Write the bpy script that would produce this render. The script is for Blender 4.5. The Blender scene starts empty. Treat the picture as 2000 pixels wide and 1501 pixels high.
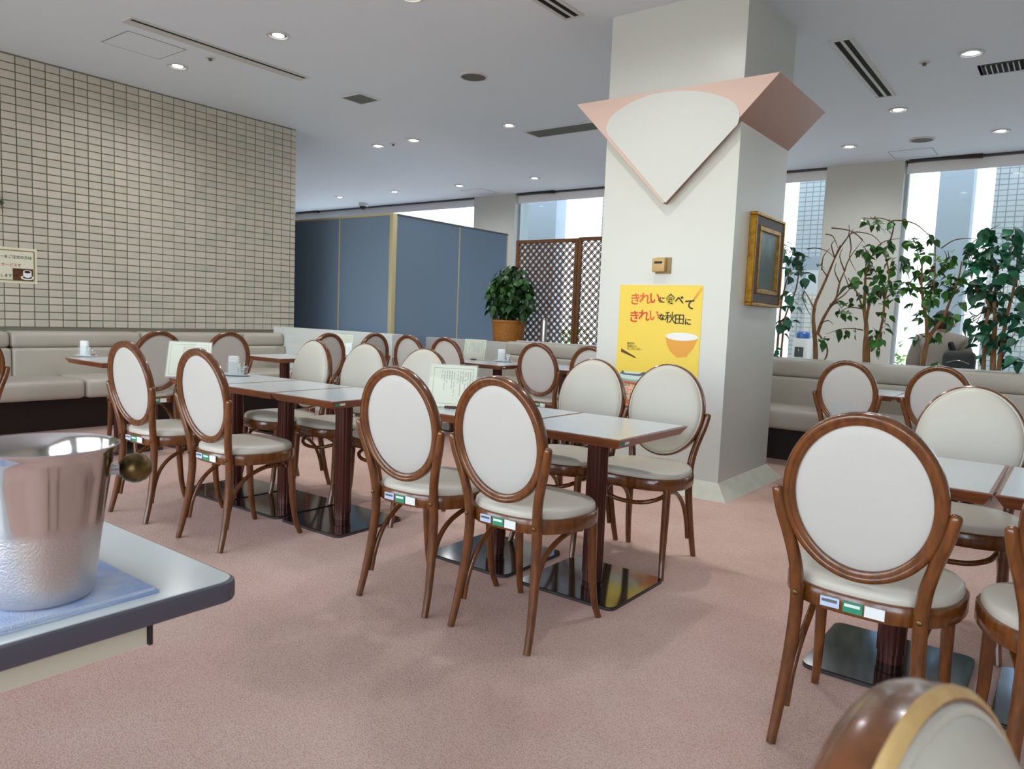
import bpy, bmesh, math, random
from mathutils import Vector, Matrix
R = math.radians
random.seed(7)
sc = bpy.context.scene
C = sc.collection

# ------------------------------------------------------------------ camera
H = 1.18
F_PX = 1451.03
PITCH, ROLL, YAW = R(5.194), R(2.273), R(37.217)
FW = Vector((-math.sin(YAW)*math.cos(PITCH), math.cos(YAW)*math.cos(PITCH), -math.sin(PITCH)))
_r0 = Vector((math.cos(YAW), math.sin(YAW), 0)); _u0 = _r0.cross(FW)
RT = _r0*math.cos(ROLL) + _u0*math.sin(ROLL); UP = RT.cross(FW)
cam_d = bpy.data.cameras.new('camera'); cam = bpy.data.objects.new('camera', cam_d); C.objects.link(cam)
cam.matrix_world = Matrix(((RT.x, UP.x, -FW.x, 0), (RT.y, UP.y, -FW.y, 0), (RT.z, UP.z, -FW.z, H), (0, 0, 0, 1)))
cam_d.sensor_fit = 'HORIZONTAL'; cam_d.sensor_width = 36.0; cam_d.lens = F_PX*36/2000
cam_d.clip_start = 0.02; cam_d.clip_end = 300
cam_d.dof.use_dof = True; cam_d.dof.focus_distance = 3.2; cam_d.dof.aperture_fstop = 9.0
sc.camera = cam

# ------------------------------------------------------------------ world, sun, window light, exposure
w = bpy.data.worlds.new('World'); sc.world = w; w.use_nodes = True
nt = w.node_tree; bg = nt.nodes['Background']
sky = nt.nodes.new('ShaderNodeTexSky'); sky.sky_type = 'NISHITA'; sky.sun_disc = False
sky.sun_elevation = R(58); sky.sun_rotation = R(200); sky.air_density = 1.0; sky.dust_density = 1.5
nt.links.new(sky.outputs[0], bg.inputs[0]); bg.inputs[1].default_value = 0.8
sun_d = bpy.data.lights.new('sun', 'SUN'); sun_d.energy = 9.0; sun_d.angle = R(0.6); sun_d.color = (1, .95, .88)
sun = bpy.data.objects.new('sun', sun_d); C.objects.link(sun)
sun.rotation_euler = Vector((-.30, .5, -1.0)).to_track_quat('-Z', 'Y').to_euler()
FRONT_WINDOWS = [(-7.6, -4.6), (-4.0, -1.0), (-.4, 2.6)]
for a, b in FRONT_WINDOWS:                       # daylight entering by the windows behind the camera
    l = bpy.data.lights.new('window_daylight', 'AREA'); l.shape = 'RECTANGLE'; l.size = b-a; l.size_y = 2.5
    l.energy = 58; l.color = (.90, .96, 1.0)
    o = bpy.data.objects.new('window_daylight', l); C.objects.link(o)
    o.location = ((a+b)/2, -2.42, 1.75); o.rotation_euler = (R(90), 0, 0)
sc.view_settings.view_transform = 'Standard'; sc.view_settings.look = 'None'
sc.view_settings.exposure = 0.12; sc.view_settings.gamma = 1.0
sc.view_settings.use_curve_mapping = False

# ------------------------------------------------------------------ helpers
def ray(px, py):
    return FW + RT*((px-1000)/F_PX) - UP*((py-750.5)/F_PX)
def atY(px, py, Y):
    d = ray(px, py); return Vector((0, 0, H)) + d*(Y/d.y)
def atX(px, py, X):
    d = ray(px, py); return Vector((0, 0, H)) + d*(X/d.x)
def atZ(px, py, Z):
    d = ray(px, py); return Vector((0, 0, H)) + d*((Z-H)/d.z)
CEIL = 3.37

def lin(c):
    return tuple(((v/255)/12.92 if v/255 <= .04045 else ((v/255+.055)/1.055)**2.4) for v in c) + (1,)
_m = {}
def mat(name, col, rough=.5, metal=0, noise=None, bump=None, spec=.5, coat=0, vary=None, emit=None, stretch=None):
    """principled material; noise=(scale, colour2), bump=(scale, strength), stretch=(x,y,z) grain scale"""
    if name in _m: return _m[name]
    m = bpy.data.materials.new(name); m.use_nodes = True; t = m.node_tree; b = t.nodes['Principled BSDF']
    b.inputs['Base Color'].default_value = lin(col); b.inputs['Roughness'].default_value = rough
    b.inputs['Metallic'].default_value = metal; b.inputs['Specular IOR Level'].default_value = spec
    b.inputs['Coat Weight'].default_value = coat; b.inputs['Coat Roughness'].default_value = .12
    src = None
    if noise or bump:
        tc = t.nodes.new('ShaderNodeTexCoord'); mp = t.nodes.new('ShaderNodeMapping')
        t.links.new(tc.outputs['Object'], mp.inputs[0])
        if stretch: mp.inputs['Scale'].default_value = stretch
    if noise:
        n = t.nodes.new('ShaderNodeTexNoise'); n.inputs['Scale'].default_value = noise[0]; n.inputs['Detail'].default_value = 4
        t.links.new(mp.outputs[0], n.inputs[0])
        r = t.nodes.new('ShaderNodeValToRGB'); r.color_ramp.elements[0].position = .35; r.color_ramp.elements[1].position = .68
        r.color_ramp.elements[0].color = lin(col); r.color_ramp.elements[1].color = lin(noise[1])
        t.links.new(n.outputs[0], r.inputs[0]); src = r.outputs[0]
    if vary:                                            # random tint per object / per island
        if vary[0] == 'object': v = t.nodes.new('ShaderNodeObjectInfo').outputs['Random']
        else: v = t.nodes.new('ShaderNodeNewGeometry').outputs['Random Per Island']
        r = t.nodes.new('ShaderNodeValToRGB'); els = r.color_ramp.elements
        els[0].color = lin(vary[1][0]); els[1].color = lin(vary[1][-1])
        for i, c in enumerate(vary[1][1:-1]): els.new((i+1)/(len(vary[1])-1)).color = lin(c)
        t.links.new(v, r.inputs[0]); src = r.outputs[0]
    if src: t.links.new(src, b.inputs['Base Color'])
    if bump:
        n = t.nodes.new('ShaderNodeTexNoise'); n.inputs['Scale'].default_value = bump[0]; n.inputs['Detail'].default_value = 3
        t.links.new(mp.outputs[0], n.inputs[0]); bp = t.nodes.new('ShaderNodeBump'); bp.inputs['Strength'].default_value = bump[1]
        bp.inputs['Distance'].default_value = .01
        t.links.new(n.outputs[0], bp.inputs['Height']); t.links.new(bp.outputs[0], b.inputs['Normal'])
    if emit: b.inputs['Emission Color'].default_value = lin(emit[0]); b.inputs['Emission Strength'].default_value = emit[1]
    _m[name] = m; return m
def glass(name, tint=(235, 245, 245), refl=.08, alpha=.12):
    """thin clear sheet: mostly see-through, a little gloss and body colour"""
    if name in _m: return _m[name]
    m = bpy.data.materials.new(name); m.use_nodes = True; t = m.node_tree; t.nodes.clear()
    out = t.nodes.new('ShaderNodeOutputMaterial'); tr = t.nodes.new('ShaderNodeBsdfTransparent'); gl = t.nodes.new('ShaderNodeBsdfGlossy')
    df = t.nodes.new('ShaderNodeBsdfDiffuse'); a = t.nodes.new('ShaderNodeMixShader'); b = t.nodes.new('ShaderNodeMixShader')
    tr.inputs[0].default_value = lin(tint); gl.inputs['Roughness'].default_value = .02; df.inputs[0].default_value = lin((240, 245, 245))
    fr = t.nodes.new('ShaderNodeFresnel'); fr.inputs[0].default_value = 1.45
    a.inputs[0].default_value = alpha
    t.links.new(tr.outputs[0], a.inputs[1]); t.links.new(df.outputs[0], a.inputs[2])
    ge = t.nodes.new('ShaderNodeNewGeometry'); ml = t.nodes.new('ShaderNodeMath'); ml.operation = 'MULTIPLY_ADD'; ml.use_clamp = True; ml.inputs[1].default_value = -1
    t.links.new(ge.outputs['Backfacing'], ml.inputs[0]); t.links.new(fr.outputs[0], ml.inputs[2])      # no second reflection on a sheet's inner face
    t.links.new(ml.outputs[0], b.inputs[0]); t.links.new(a.outputs[0], b.inputs[1]); t.links.new(gl.outputs[0], b.inputs[2])
    t.links.new(b.outputs[0], out.inputs[0]); _m[name] = m; return m

def mesh(bm, name='m', smooth=40):
    bmesh.ops.recalc_face_normals(bm, faces=bm.faces)
    me = bpy.data.meshes.new(name); bm.to_mesh(me); bm.free()
    if smooth:
        me.shade_smooth(); me.set_sharp_from_angle(angle=R(smooth))
    return me
def obj(name, data, material=None, parent=None, loc=None, rot=None, smooth=40):
    if isinstance(data, bmesh.types.BMesh): data = mesh(data, name, smooth)
    o = bpy.data.objects.new(name, data); C.objects.link(o)
    if material:
        if not data.materials: data.materials.append(material)
    if parent: o.parent = parent
    if loc is not None: o.location = loc
    if rot is not None: o.rotation_euler = rot
    return o
def tag(o, label, cat, group=None, kind=None):
    o['label'] = label; o['category'] = cat
    if group: o['group'] = group
    if kind: o['kind'] = kind
    return o
def thing(name, label, cat, loc=(0, 0, 0), rz=0, group=None):
    o = bpy.data.objects.new(name, None); C.objects.link(o); o.empty_display_size = .1
    o.location = loc; o.rotation_euler = (0, 0, rz); return tag(o, label, cat, group)
def struct(o, label, cat='setting'):
    o['kind'] = 'structure'; o['label'] = label; o['category'] = cat; return o
def dup(root, loc, rz, label, group=None):
    r = root.copy(); C.objects.link(r); r.location = loc; r.rotation_euler = (0, 0, rz); r['label'] = label
    if group: r['group'] = group
    for ch in list(root.children):
        c = ch.copy(); C.objects.link(c); c.parent = r
        for g in list(ch.children):
            d = g.copy(); C.objects.link(d); d.parent = c
    return r
def N(): return bmesh.new()
def box(bm, lo, hi, bev=0, seg=2):
    lo = Vector(lo); hi = Vector(hi)
    vs = [bm.verts.new((x, y, z)) for z in (lo.z, hi.z) for y in (lo.y, hi.y) for x in (lo.x, hi.x)]
    fs = [bm.faces.new([vs[i] for i in q]) for q in ((0, 2, 3, 1), (4, 5, 7, 6), (0, 1, 5, 4), (2, 6, 7, 3), (0, 4, 6, 2), (1, 3, 7, 5))]
    if bev:
        es = list({e for f in fs for e in f.edges})
        bmesh.ops.bevel(bm, geom=es, offset=bev, segments=seg, profile=.5, affect='EDGES')
    return bm
def bx(lo, hi, bev=0, seg=2): return box(N(), lo, hi, bev, seg)
def smoothpath(pts, n=6):
    pts = [Vector(p) for p in pts]; out = []
    for i in range(len(pts)-1):
        p0 = pts[max(i-1, 0)]; p1 = pts[i]; p2 = pts[i+1]; p3 = pts[min(i+2, len(pts)-1)]
        for k in range(n):
            t = k/n
            out.append(.5*((2*p1)+(p2-p0)*t+(2*p0-5*p1+4*p2-p3)*t*t+(3*p1-p0-3*p2+p3)*t**3))
    out.append(pts[-1]); return out
def tube(bm, pts, rad, n=10, sm=0, cap=True, flat=1.0):
    """swept tube; rad a number or list over the control points"""
    rs = rad if isinstance(rad, (list, tuple)) else [rad]*len(pts)
    if sm:
        L = len(pts); rr = []
        for i in range(L-1):
            for k in range(sm): rr.append(rs[i]+(rs[i+1]-rs[i])*k/sm)
        rr.append(rs[-1]); rs = rr; pts = smoothpath(pts, sm)
    pts = [Vector(p) for p in pts]
    t0 = (pts[1]-pts[0]).normalized(); a = Vector((1, 0, 0)) if abs(t0.x) < .9 else Vector((0, 1, 0))
    u = (a - t0*a.dot(t0)).normalized(); rings = []
    for i, p in enumerate(pts):
        t = (pts[min(i+1, len(pts)-1)] - pts[max(i-1, 0)]).normalized()
        u = (u - t*u.dot(t)).normalized(); v = t.cross(u)
        rings.append([bm.verts.new(p + (u*math.cos(2*math.pi*k/n) + v*math.sin(2*math.pi*k/n)*flat)*rs[i]) for k in range(n)])
    for a, b in zip(rings, rings[1:]):
        for k in range(n): bm.faces.new((a[k], a[(k+1) % n], b[(k+1) % n], b[k]))
    if cap: bm.faces.new(rings[0][::-1]); bm.faces.new(rings[-1])
    return bm
def lathe(bm, prof, n=24, c=(0, 0, 0), flute=0, nf=0):
    c = Vector(c); rings = []
    for r, z in prof:
        if r < 1e-6: rings.append([bm.verts.new(c+Vector((0, 0, z)))])
        else:
            ring = []
            for k in range(n):
                a = 2*math.pi*k/n; rr = r*(1-(flute if nf and (k % (n//nf)) == 0 else 0))
                ring.append(bm.verts.new(c+Vector((rr*math.cos(a), rr*math.sin(a), z))))
            rings.append(ring)
    for a, b in zip(rings, rings[1:]):
        if len(a) == 1 and len(b) == 1: continue
        for k in range(n):
            if len(a) == 1: bm.faces.new((a[0], b[k], b[(k+1) % n]))
            elif len(b) == 1: bm.faces.new((a[k], a[(k+1) % n], b[0]))
            else: bm.faces.new((a[k], a[(k+1) % n], b[(k+1) % n], b[k]))
    return bm
def prism(bm, poly, d):
    """polygon (3-D points) extruded by vector d"""
    d = Vector(d); a = [bm.verts.new(Vector(p)) for p in poly]; b = [bm.verts.new(Vector(p)+d) for p in poly]; n = len(a)
    bm.faces.new(a[::-1]); bm.faces.new(b)
    for k in range(n): bm.faces.new((a[k], a[(k+1) % n], b[(k+1) % n], b[k]))
    return bm
def ell(a, b, n=48, c=(0, 0)): return [(c[0]+a*math.cos(2*math.pi*k/n), c[1]+b*math.sin(2*math.pi*k/n)) for k in range(n)]
def text_mesh(body, size, bold=0.0):
    cu = bpy.data.curves.new('t', 'FONT'); cu.body = body; cu.size = size; cu.offset = bold; cu.extrude = .0004
    o = bpy.data.objects.new('t', cu); C.objects.link(o); bpy.context.view_layer.update()
    me = bpy.data.meshes.new_from_object(o.evaluated_get(bpy.context.evaluated_depsgraph_get()))
    bpy.data.objects.remove(o); bpy.data.curves.remove(cu); me.materials.clear(); return me

# ------------------------------------------------------------------ materials
WHITE = mat('white_paint', (210, 211, 203), .6, bump=(30, .05))
CEILM = mat('ceiling_paint', (228, 236, 243), .8)
TILE = mat('tile_part', (196, 190, 172), .45, vary=('object', [(190, 184, 166), (198, 192, 175), (203, 193, 178), (186, 183, 168)]), bump=(60, .08))
TILES = mat('tile_stuff', (196, 190, 172), .45, vary=('island', [(190, 184, 166), (198, 192, 175), (203, 193, 178), (186, 183, 168)]), bump=(60, .08))
GROUT = mat('grout', (128, 124, 108), .9)
WOOD = mat('bentwood', (118, 66, 22), .27, noise=(9, (86, 46, 14)), coat=.5, stretch=(6, 6, 1.2))
WOODD = mat('wood_edge', (140, 78, 40), .35, noise=(8, (108, 56, 28)), coat=.3, stretch=(1, 8, 8))
WORN = mat('worn_wood', (222, 190, 132), .6, noise=(22, (190, 146, 84)))
VINYL = mat('cream_vinyl', (200, 194, 179), .4, bump=(140, .06))
VINYLB = mat('back_vinyl', (192, 189, 182), .48, bump=(140, .05))
BENCH = mat('taupe_vinyl', (184, 176, 162), .45, noise=(2.5, (176, 168, 154)), bump=(90, .05))
KICK = mat('dark_plinth', (34, 18, 12), .6)
LAMI = mat('pale_laminate', (214, 220, 220), .22, bump=(200, .02))
POLE = mat('bronze_pole', (86, 48, 40), .3, metal=.6)
PLATE = mat('black_plate', (16, 16, 16), .08, coat=.6)
PLATEE = mat('plate_edge', (70, 66, 66), .4, metal=.3)
STEEL = mat('steel', (200, 200, 200), .16, metal=1)
BRASS = mat('aged_brass', (124, 104, 62), .35, metal=.9, noise=(40, (64, 48, 30)))
DARK = mat('dark_void', (10, 10, 10), .9)
ALU = mat('grille_white', (205, 206, 202), .5)
GRILLE = mat('grille_olive', (88, 86, 72), .7)
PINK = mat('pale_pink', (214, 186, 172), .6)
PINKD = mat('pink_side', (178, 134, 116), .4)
BLUE = mat('blue_fabric', (126, 148, 172), .85, bump=(300, .15))
CREAM = mat('cream_metal', (206, 194, 150), .5)
GREYW = mat('grey_panel', (196, 196, 188), .6)
GOLD = mat('gold_leaf', (178, 134, 40), .32, metal=.75, noise=(25, (140, 96, 24)))
FRAMEB = mat('frame_brown', (70, 48, 44), .5)
LATT = mat('lattice_wood', (110, 66, 22), .5, noise=(6, (84, 48, 16)))
RATTAN = mat('rattan', (176, 112, 34), .6, noise=(50, (146, 88, 22)), bump=(60, .4))
LEAF = mat('leaf_green', (44, 96, 30), .4, vary=('object', [(30, 74, 24), (52, 108, 34), (70, 124, 44), (36, 88, 40)]))
LEAFB = mat('leaf_bluegreen', (26, 86, 60), .45, vary=('object', [(18, 66, 46), (30, 96, 66), (40, 112, 80), (22, 78, 50)]))
LEAFD = mat('leaf_dark', (26, 62, 22), .45, vary=('island', [(16, 44, 16), (30, 70, 24), (46, 92, 34), (22, 56, 22)]))
BARK = mat('bark', (156, 114, 70), .8, noise=(14, (118, 80, 46)), bump=(40, .5), stretch=(3, 3, .6))
TWIG = mat('twig', (104, 74, 48), .8)
PAPER = mat('ivory_paper', (226, 224, 200), .5)
PAPERW = mat('white_paper', (236, 238, 236), .7)
INK = mat('grey_ink', (96, 100, 96), .7)
BLACK = mat('black_ink', (26, 24, 22), .6)
RED = mat('red_ink', (214, 62, 44), .6)
ORANGE = mat('orange_ink', (226, 98, 60), .6)
PGREEN = mat('sticker_green', (40, 140, 104), .5)
PBLUE = mat('sticker_blue', (190, 204, 232), .5)
PWHITE = mat('sticker_white', (232, 236, 232), .5)
ACRYL = glass('clear_acrylic', (250, 252, 252), alpha=.12)
PANE = glass('window_glass', (236, 244, 246), alpha=.02)
# carpet: pink loop pile, speckled
def carpet():
    m = bpy.data.materials.new('pink_carpet'); m.use_nodes = True; t = m.node_tree; b = t.nodes['Principled BSDF']
    b.inputs['Roughness'].default_value = .95; b.inputs['Specular IOR Level'].default_value = .1
    tc = t.nodes.new('ShaderNodeTexCoord')
    v = t.nodes.new('ShaderNodeTexVoronoi'); v.inputs['Scale'].default_value = 210; t.links.new(tc.outputs['Object'], v.inputs[0])
    n = t.nodes.new('ShaderNodeTexNoise'); n.inputs['Scale'].default_value = 1.6; n.inputs['Detail'].default_value = 5; t.links.new(tc.outputs['Object'], n.inputs[0])
    r = t.nodes.new('ShaderNodeValToRGB'); r.color_ramp.elements[0].color = lin((234, 208, 196)); r.color_ramp.elements[1].color = lin((204, 170, 156)); r.color_ramp.elements[1].position = .75
    t.links.new(v.outputs['Distance'], r.inputs[0])
    r2 = t.nodes.new('ShaderNodeValToRGB'); r2.color_ramp.elements[0].color = (.88, .83, .81, 1); r2.color_ramp.elements[1].color = (1, 1, 1, 1)
    r2.color_ramp.elements[0].position = .35; r2.color_ramp.elements[1].position = .6; t.links.new(n.outputs[0], r2.inputs[0])
    mx = t.nodes.new('ShaderNodeMixRGB'); mx.blend_type = 'MULTIPLY'; mx.inputs[0].default_value = 1
    t.links.new(r.outputs[0], mx.inputs[1]); t.links.new(r2.outputs[0], mx.inputs[2]); t.links.new(mx.outputs[0], b.inputs['Base Color'])
    bp = t.nodes.new('ShaderNodeBump'); bp.inputs['Strength'].default_value = .35; bp.inputs['Distance'].default_value = .003; bp.invert = True
    t.links.new(v.outputs['Distance'], bp.inputs['Height']); t.links.new(bp.outputs[0], b.inputs['Normal']); return m
CARPET = carpet()
def brickmat(name, c1, mortar, w, h):
    m = bpy.data.materials.new(name); m.use_nodes = True; t = m.node_tree; b = t.nodes['Principled BSDF']; b.inputs['Roughness'].default_value = .6
    tc = t.nodes.new('ShaderNodeTexCoord'); br = t.nodes.new('ShaderNodeTexBrick'); br.offset = 0
    mp = t.nodes.new('ShaderNodeMapping'); mp.inputs['Rotation'].default_value = (R(90), 0, 0)
    t.links.new(tc.outputs['Object'], mp.inputs[0]); t.links.new(mp.outputs[0], br.inputs[0])
    br.inputs['Color1'].default_value = br.inputs['Color2'].default_value = lin(c1); br.inputs['Mortar'].default_value = lin(mortar)
    br.inputs['Scale'].default_value = 1; br.inputs['Mortar Size'].default_value = .007; br.inputs['Brick Width'].default_value = w; br.inputs['Row Height'].default_value = h
    t.links.new(br.outputs[0], b.inputs['Base Color']); return m
EXTILE = brickmat('exterior_tile', (232, 230, 224), (170, 168, 164), .11, .075)
EXWHITE = mat('exterior_white', (236, 236, 232), .8)
EXGREY = mat('exterior_grey', (214, 216, 218), .8)

# ------------------------------------------------------------------ the room shell
XL, XR, YF, YB = -14.6, 5.0, -2.2, 10.85
TX, TYE = -7.9, 5.8                                   # tile wall plane and its end
struct(obj('floor', bx((XL-.3, YF-.3, -.12), (XR+.3, YB+.4, 0)), CARPET), 'pink speckled carpet covering the whole floor', 'floor')
struct(obj('ceiling', bx((XL-.3, YF-.3, CEIL), (XR+.3, YB+.4, CEIL+.15)), CEILM), 'smooth pale grey painted ceiling', 'ceiling')
wl = struct(obj('wall_left', bx((TX-.3, YF, 0), (TX-.006, TYE, CEIL)), GROUT), 'beige tiled wall behind the long bench', 'wall')
struct(obj('wall_far_left', bx((XL-.2, YF, 0), (XL, YB, CEIL)), WHITE), 'plain white wall beyond the blue partition', 'wall')
struct(obj('wall_right', bx((XR, YF, 0), (XR+.2, YB, CEIL)), WHITE), 'plain white wall on the right, out of frame', 'wall')
# tiles: stack bond
TW, TH = .124, .0722
tile_me = mesh(bx((-.007, -TW/2+.0045, -TH/2+.0045), (.004, TW/2-.0045, TH/2-.0045), .002, 1), 'tile')
cells = []
ncol = int((TYE-1.0)/TW)
for i in range(ncol):
    for j in range(34):
        y = TYE-.0-TW*(i+.5)+.05; z = CEIL-.012-TH*(j+.5)
        if y+TW/2 > TYE: continue
        cells.append((y, z))
vis = sorted([c for c in cells if c[0] > 2.62], key=lambda c: c[0]+.0001*abs(c[1]-1.5))
single = set(vis[:300])
for y, z in vis[:300]:
    obj('tile', tile_me, TILE, wl, (TX, y, z))
bm = N()
for y, z in cells:
    if (y, z) not in single: box(bm, (TX-.007, y-TW/2+.0045, z-TH/2+.0045), (TX+.004, y+TW/2-.0045, z+TH/2-.0045))
for j in range(34):                                    # cut tiles at the wall's end
    z = CEIL-.012-TH*(j+.5); y0 = max(c[0] for c in cells)+TW/2
    box(bm, (TX-.007, y0+.0045, z-TH/2+.0045), (TX+.004, TYE-.001, z+TH/2-.0045))
t = obj('tile_field', bm, TILES, wl, smooth=0); t['kind'] = 'stuff'
# window wall at the back
PIERS = [(-9.2, -8.24), (-6.06, -5.1), (-2.93, -1.98), (.2, 1.15), (3.3, 5.0)]
for i, (a, b) in enumerate(PIERS):
    struct(obj('wall_back_pier', bx((a, YB-.12, 0), (b, YB+.3, CEIL)), WHITE), 'white pier between the tall back windows, %s' %
           ('left of the lattice screen', 'behind the square column', 'behind the bare and leafy trees', 'right of the frame', 'at the right corner')[i], 'wall')
WINS = [(-14.6, -9.2), (-8.24, -6.06), (-5.1, -2.93), (-1.98, .2), (1.15, 3.3)]
ALUF = mat('window_alu', (190, 194, 196), .4, metal=.5)
for i, (a, b) in enumerate(WINS):
    bm = N()
    for lo, hi in (((a, YB, 0), (b, YB+.08, .08)), ((a, YB, CEIL-.06), (b, YB+.08, CEIL)), ((a, YB, 0), (a+.04, YB+.08, CEIL)), ((b-.04, YB, 0), (b, YB+.08, CEIL))): box(bm, lo, hi)
    wd = struct(obj('window_%d' % (i+1), bm, ALUF), 'tall back window, %s' % ('far left above the blue partition', 'beside the lattice screen', 'right behind the square column', 'behind the leafy trees', 'out of frame on the right')[i], 'window')
    obj('pane', bx((a+.04, YB+.035, .08), (b-.04, YB+.041, CEIL-.06)), PANE, wd)
    bl = obj('blind', bx((a+.02, YB-.045, CEIL-.16), (b-.02, YB-.035, CEIL-.03)), mat('blind_cloth', (248, 249, 250), .8), wd)
    obj('blind_rail', bx((a, YB-.10, CEIL-.018), (b, YB-.03, CEIL)), mat('rail_dark', (70, 66, 60), .6), wd)
    obj('ceiling_flap', prism(N(), [(a+.05, YB-.11, CEIL-.002), (a+.85, YB-.11, CEIL-.002), (a+.85, YB-.11, CEIL-.05)], (0, -.05, 0)), mat('flap_dark', (46, 42, 38), .7), wd)
# front wall with the windows that light the room
wf = struct(obj('wall_front', bx((XL, YF-.2, 0), (XR, YF, .45)), WHITE), 'low wall under the front windows, behind the viewer', 'wall')
obj('wall_head', bx((XL, YF-.2, 3.05), (XR, YF, CEIL)), WHITE, wf)
edges = [XL]+[v for p in FRONT_WINDOWS for v in p]+[XR]
for k in range(0, len(edges), 2): obj('wall_pier', bx((edges[k], YF-.2, .45), (edges[k+1], YF, 3.05)), WHITE, wf)
for i, (a, b) in enumerate(FRONT_WINDOWS):
    bm = N()
    for lo, hi in (((a, YF-.14, .45), (b, YF-.06, .51)), ((a, YF-.14, 2.99), (b, YF-.06, 3.05)), ((a, YF-.14, .51), (a+.05, YF-.06, 2.99)), ((b-.05, YF-.14, .51), (b, YF-.06, 2.99)), (((a+b)/2-.03, YF-.14, .51), ((a+b)/2+.03, YF-.06, 2.99))): box(bm, lo, hi)
    wd = struct(obj('window_%d' % (i+6), bm, ALUF), 'front window behind the viewer, %s' % ('nearest the tiled wall', 'in the middle', 'on the right')[i], 'window')
# unseen blocks added to keep direct sun off the outside piers and front windows
struct(obj('sun_block_mass', bx((XL-.5, YF-.5, CEIL+.25), (XR+.5, YB+.5, 7.0)), EXWHITE), 'unseen mass above the room, added to shade the piers outside', 'sun block')
struct(obj('sun_block_slab', bx((XL-.5, YF-3.0, CEIL+.16), (XR+.5, YF-.5, CEIL+.36)), EXWHITE), 'unseen flat slab added to keep sun out of the front windows', 'canopy')

# ------------------------------------------------------------------ outside the back windows
struct(obj('ground_outside', bx((-150, YB+.42, -.25), (80, 60, -.1)), mat('paving', (200, 198, 190), .9)), 'pale paving outside the back windows', 'ground')
def ext(name, px0, px1, Y, z0, z1, m, label, cat='wall', th=.35):
    a = atY(px0, 500, Y).x; b = atY(px1, 500, Y).x
    return tag(obj(name, bx((a, Y, z0), (b, Y+th, z1)), m), label, cat)
tag(obj('exterior_wall', bx((-120, 16.5, -.1), (40, 16.9, 4.6)), EXWHITE), 'sunlit white boundary wall across the yard', 'wall')
ext('tiled_pier', 1552, 1606, 12.6, -.1, 6.0, EXTILE, 'grey tiled pier outside, beside the painting', 'pier')
ext('tiled_pier', 1930, 2060, 12.6, -.1, 6.0, EXTILE, 'grey tiled pier outside, behind the densest tree', 'pier')
ext('tiled_pier', 1172, 1240, 12.6, -.1, 6.0, EXTILE, 'tiled pier outside, seen between lattice screen and column', 'pier')
pw = ext('plain_wall', 1822, 1888, 12.4, -.1, 6.0, EXGREY, 'plain shaded concrete wall outside, behind the seated person')
ext('plain_wall', 1000, 1083, 12.4, -.1, 6.0, EXGREY, 'plain shaded concrete wall outside, above the lattice screen')
ext('concrete_beam', 1535, 1640, 12.3, 1.75, 2.32, EXGREY, 'low concrete beam crossing the tiled pier beside the painting', 'beam', .2)
for k, (px, Y) in enumerate(((1975, 14.2), (1700, 14.4), (1100, 14.4))):
    p = atY(px, 640, Y); bm = N()
    rnd = random.Random(k)
    for q in range(260):
        c = Vector((p.x+rnd.gauss(0, .38), Y+rnd.gauss(0, .25), .35+abs(rnd.gauss(.3, .3)))); s = .07
        a, b, d = (Vector((rnd.uniform(-1, 1), rnd.uniform(-1, 1), rnd.uniform(-1, 1))).normalized()*s for _ in range(3))
        bm.faces.new([bm.verts.new(c+v) for v in (a, b, d)])
    sh = thing('garden_shrub', 'bright green shrub in the yard, %s' % ('behind the densest tree', 'behind the white pier', 'behind the lattice screen')[k], 'shrub', (p.x, Y, -.1))
    f = obj('foliage', bm, mat('shrub_green', (120, 160, 60), .6), sh, (-p.x, -Y, .1), smooth=0); f['kind'] = 'stuff'
    obj('stem', tube(N(), [(0, 0, 0), (.02, 0, .3), (0, .03, .6)], .02, 6), BARK, sh)

# ------------------------------------------------------------------ the square column
CX0, CX1, CY0, CY1 = -2.895, -1.885, 4.85, 5.83
col = struct(obj('column', bx((CX0, CY0, 0), (CX1, CY1, CEIL)), mat('column_paint', (206, 208, 201), .32)), 'square white column with poster and fan panel', 'column')
s = .105
bm = N()
for i in range(1):
    lo = [(CX0-s, CY0-s, 0), (CX1+s, CY0-s, 0), (CX1+s, CY1+s, 0), (CX0-s, CY1+s, 0)]
    hi = [(CX0-.004, CY0-.004, .105), (CX1+.004, CY0-.004, .105), (CX1+.004, CY1+.004, .105), (CX0-.004, CY1+.004, .105)]
    a = [bm.verts.new(p) for p in lo]; b = [bm.verts.new(p) for p in hi]
    for k in range(4): bm.faces.new((a[k], a[(k+1) % 4], b[(k+1) % 4], b[k]))
    bm.faces.new(b); bm.faces.new(a[::-1])
obj('skirting', bm, mat('skirt_white', (214, 214, 198), .5, noise=(9, (200, 202, 184))), col)
# fan-shaped sign: triangular prism through the column
FYP = CY0-.055
A, B_, T = Vector((-3.135, FYP, 2.775)), Vector((-1.635, FYP, 2.768)), Vector((-2.385, FYP, 2.005))
fan = thing('fan_panel', 'pale pink triangular panel with white fan shape high on the column', 'panel', (T.x, FYP, T.z))
inv = Vector((-T.x, -FYP, -T.z))
bm = prism(N(), [A, B_, T], (0, CY1-FYP, 0)); bmesh.ops.translate(bm, vec=inv, verts=bm.verts)
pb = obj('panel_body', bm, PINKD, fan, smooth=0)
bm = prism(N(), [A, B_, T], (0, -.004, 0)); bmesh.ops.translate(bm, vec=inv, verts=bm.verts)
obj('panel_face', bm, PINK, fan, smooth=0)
fp = [(1300, 396), (1441, 243), (1445, 228), (1443, 212), (1434, 200), (1418, 191), (1392, 183), (1362, 178), (1330, 177), (1298, 180), (1268, 186), (1238, 198), (1212, 213), (1196, 226), (1188, 238), (1184, 252), (1188, 264)]
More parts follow.
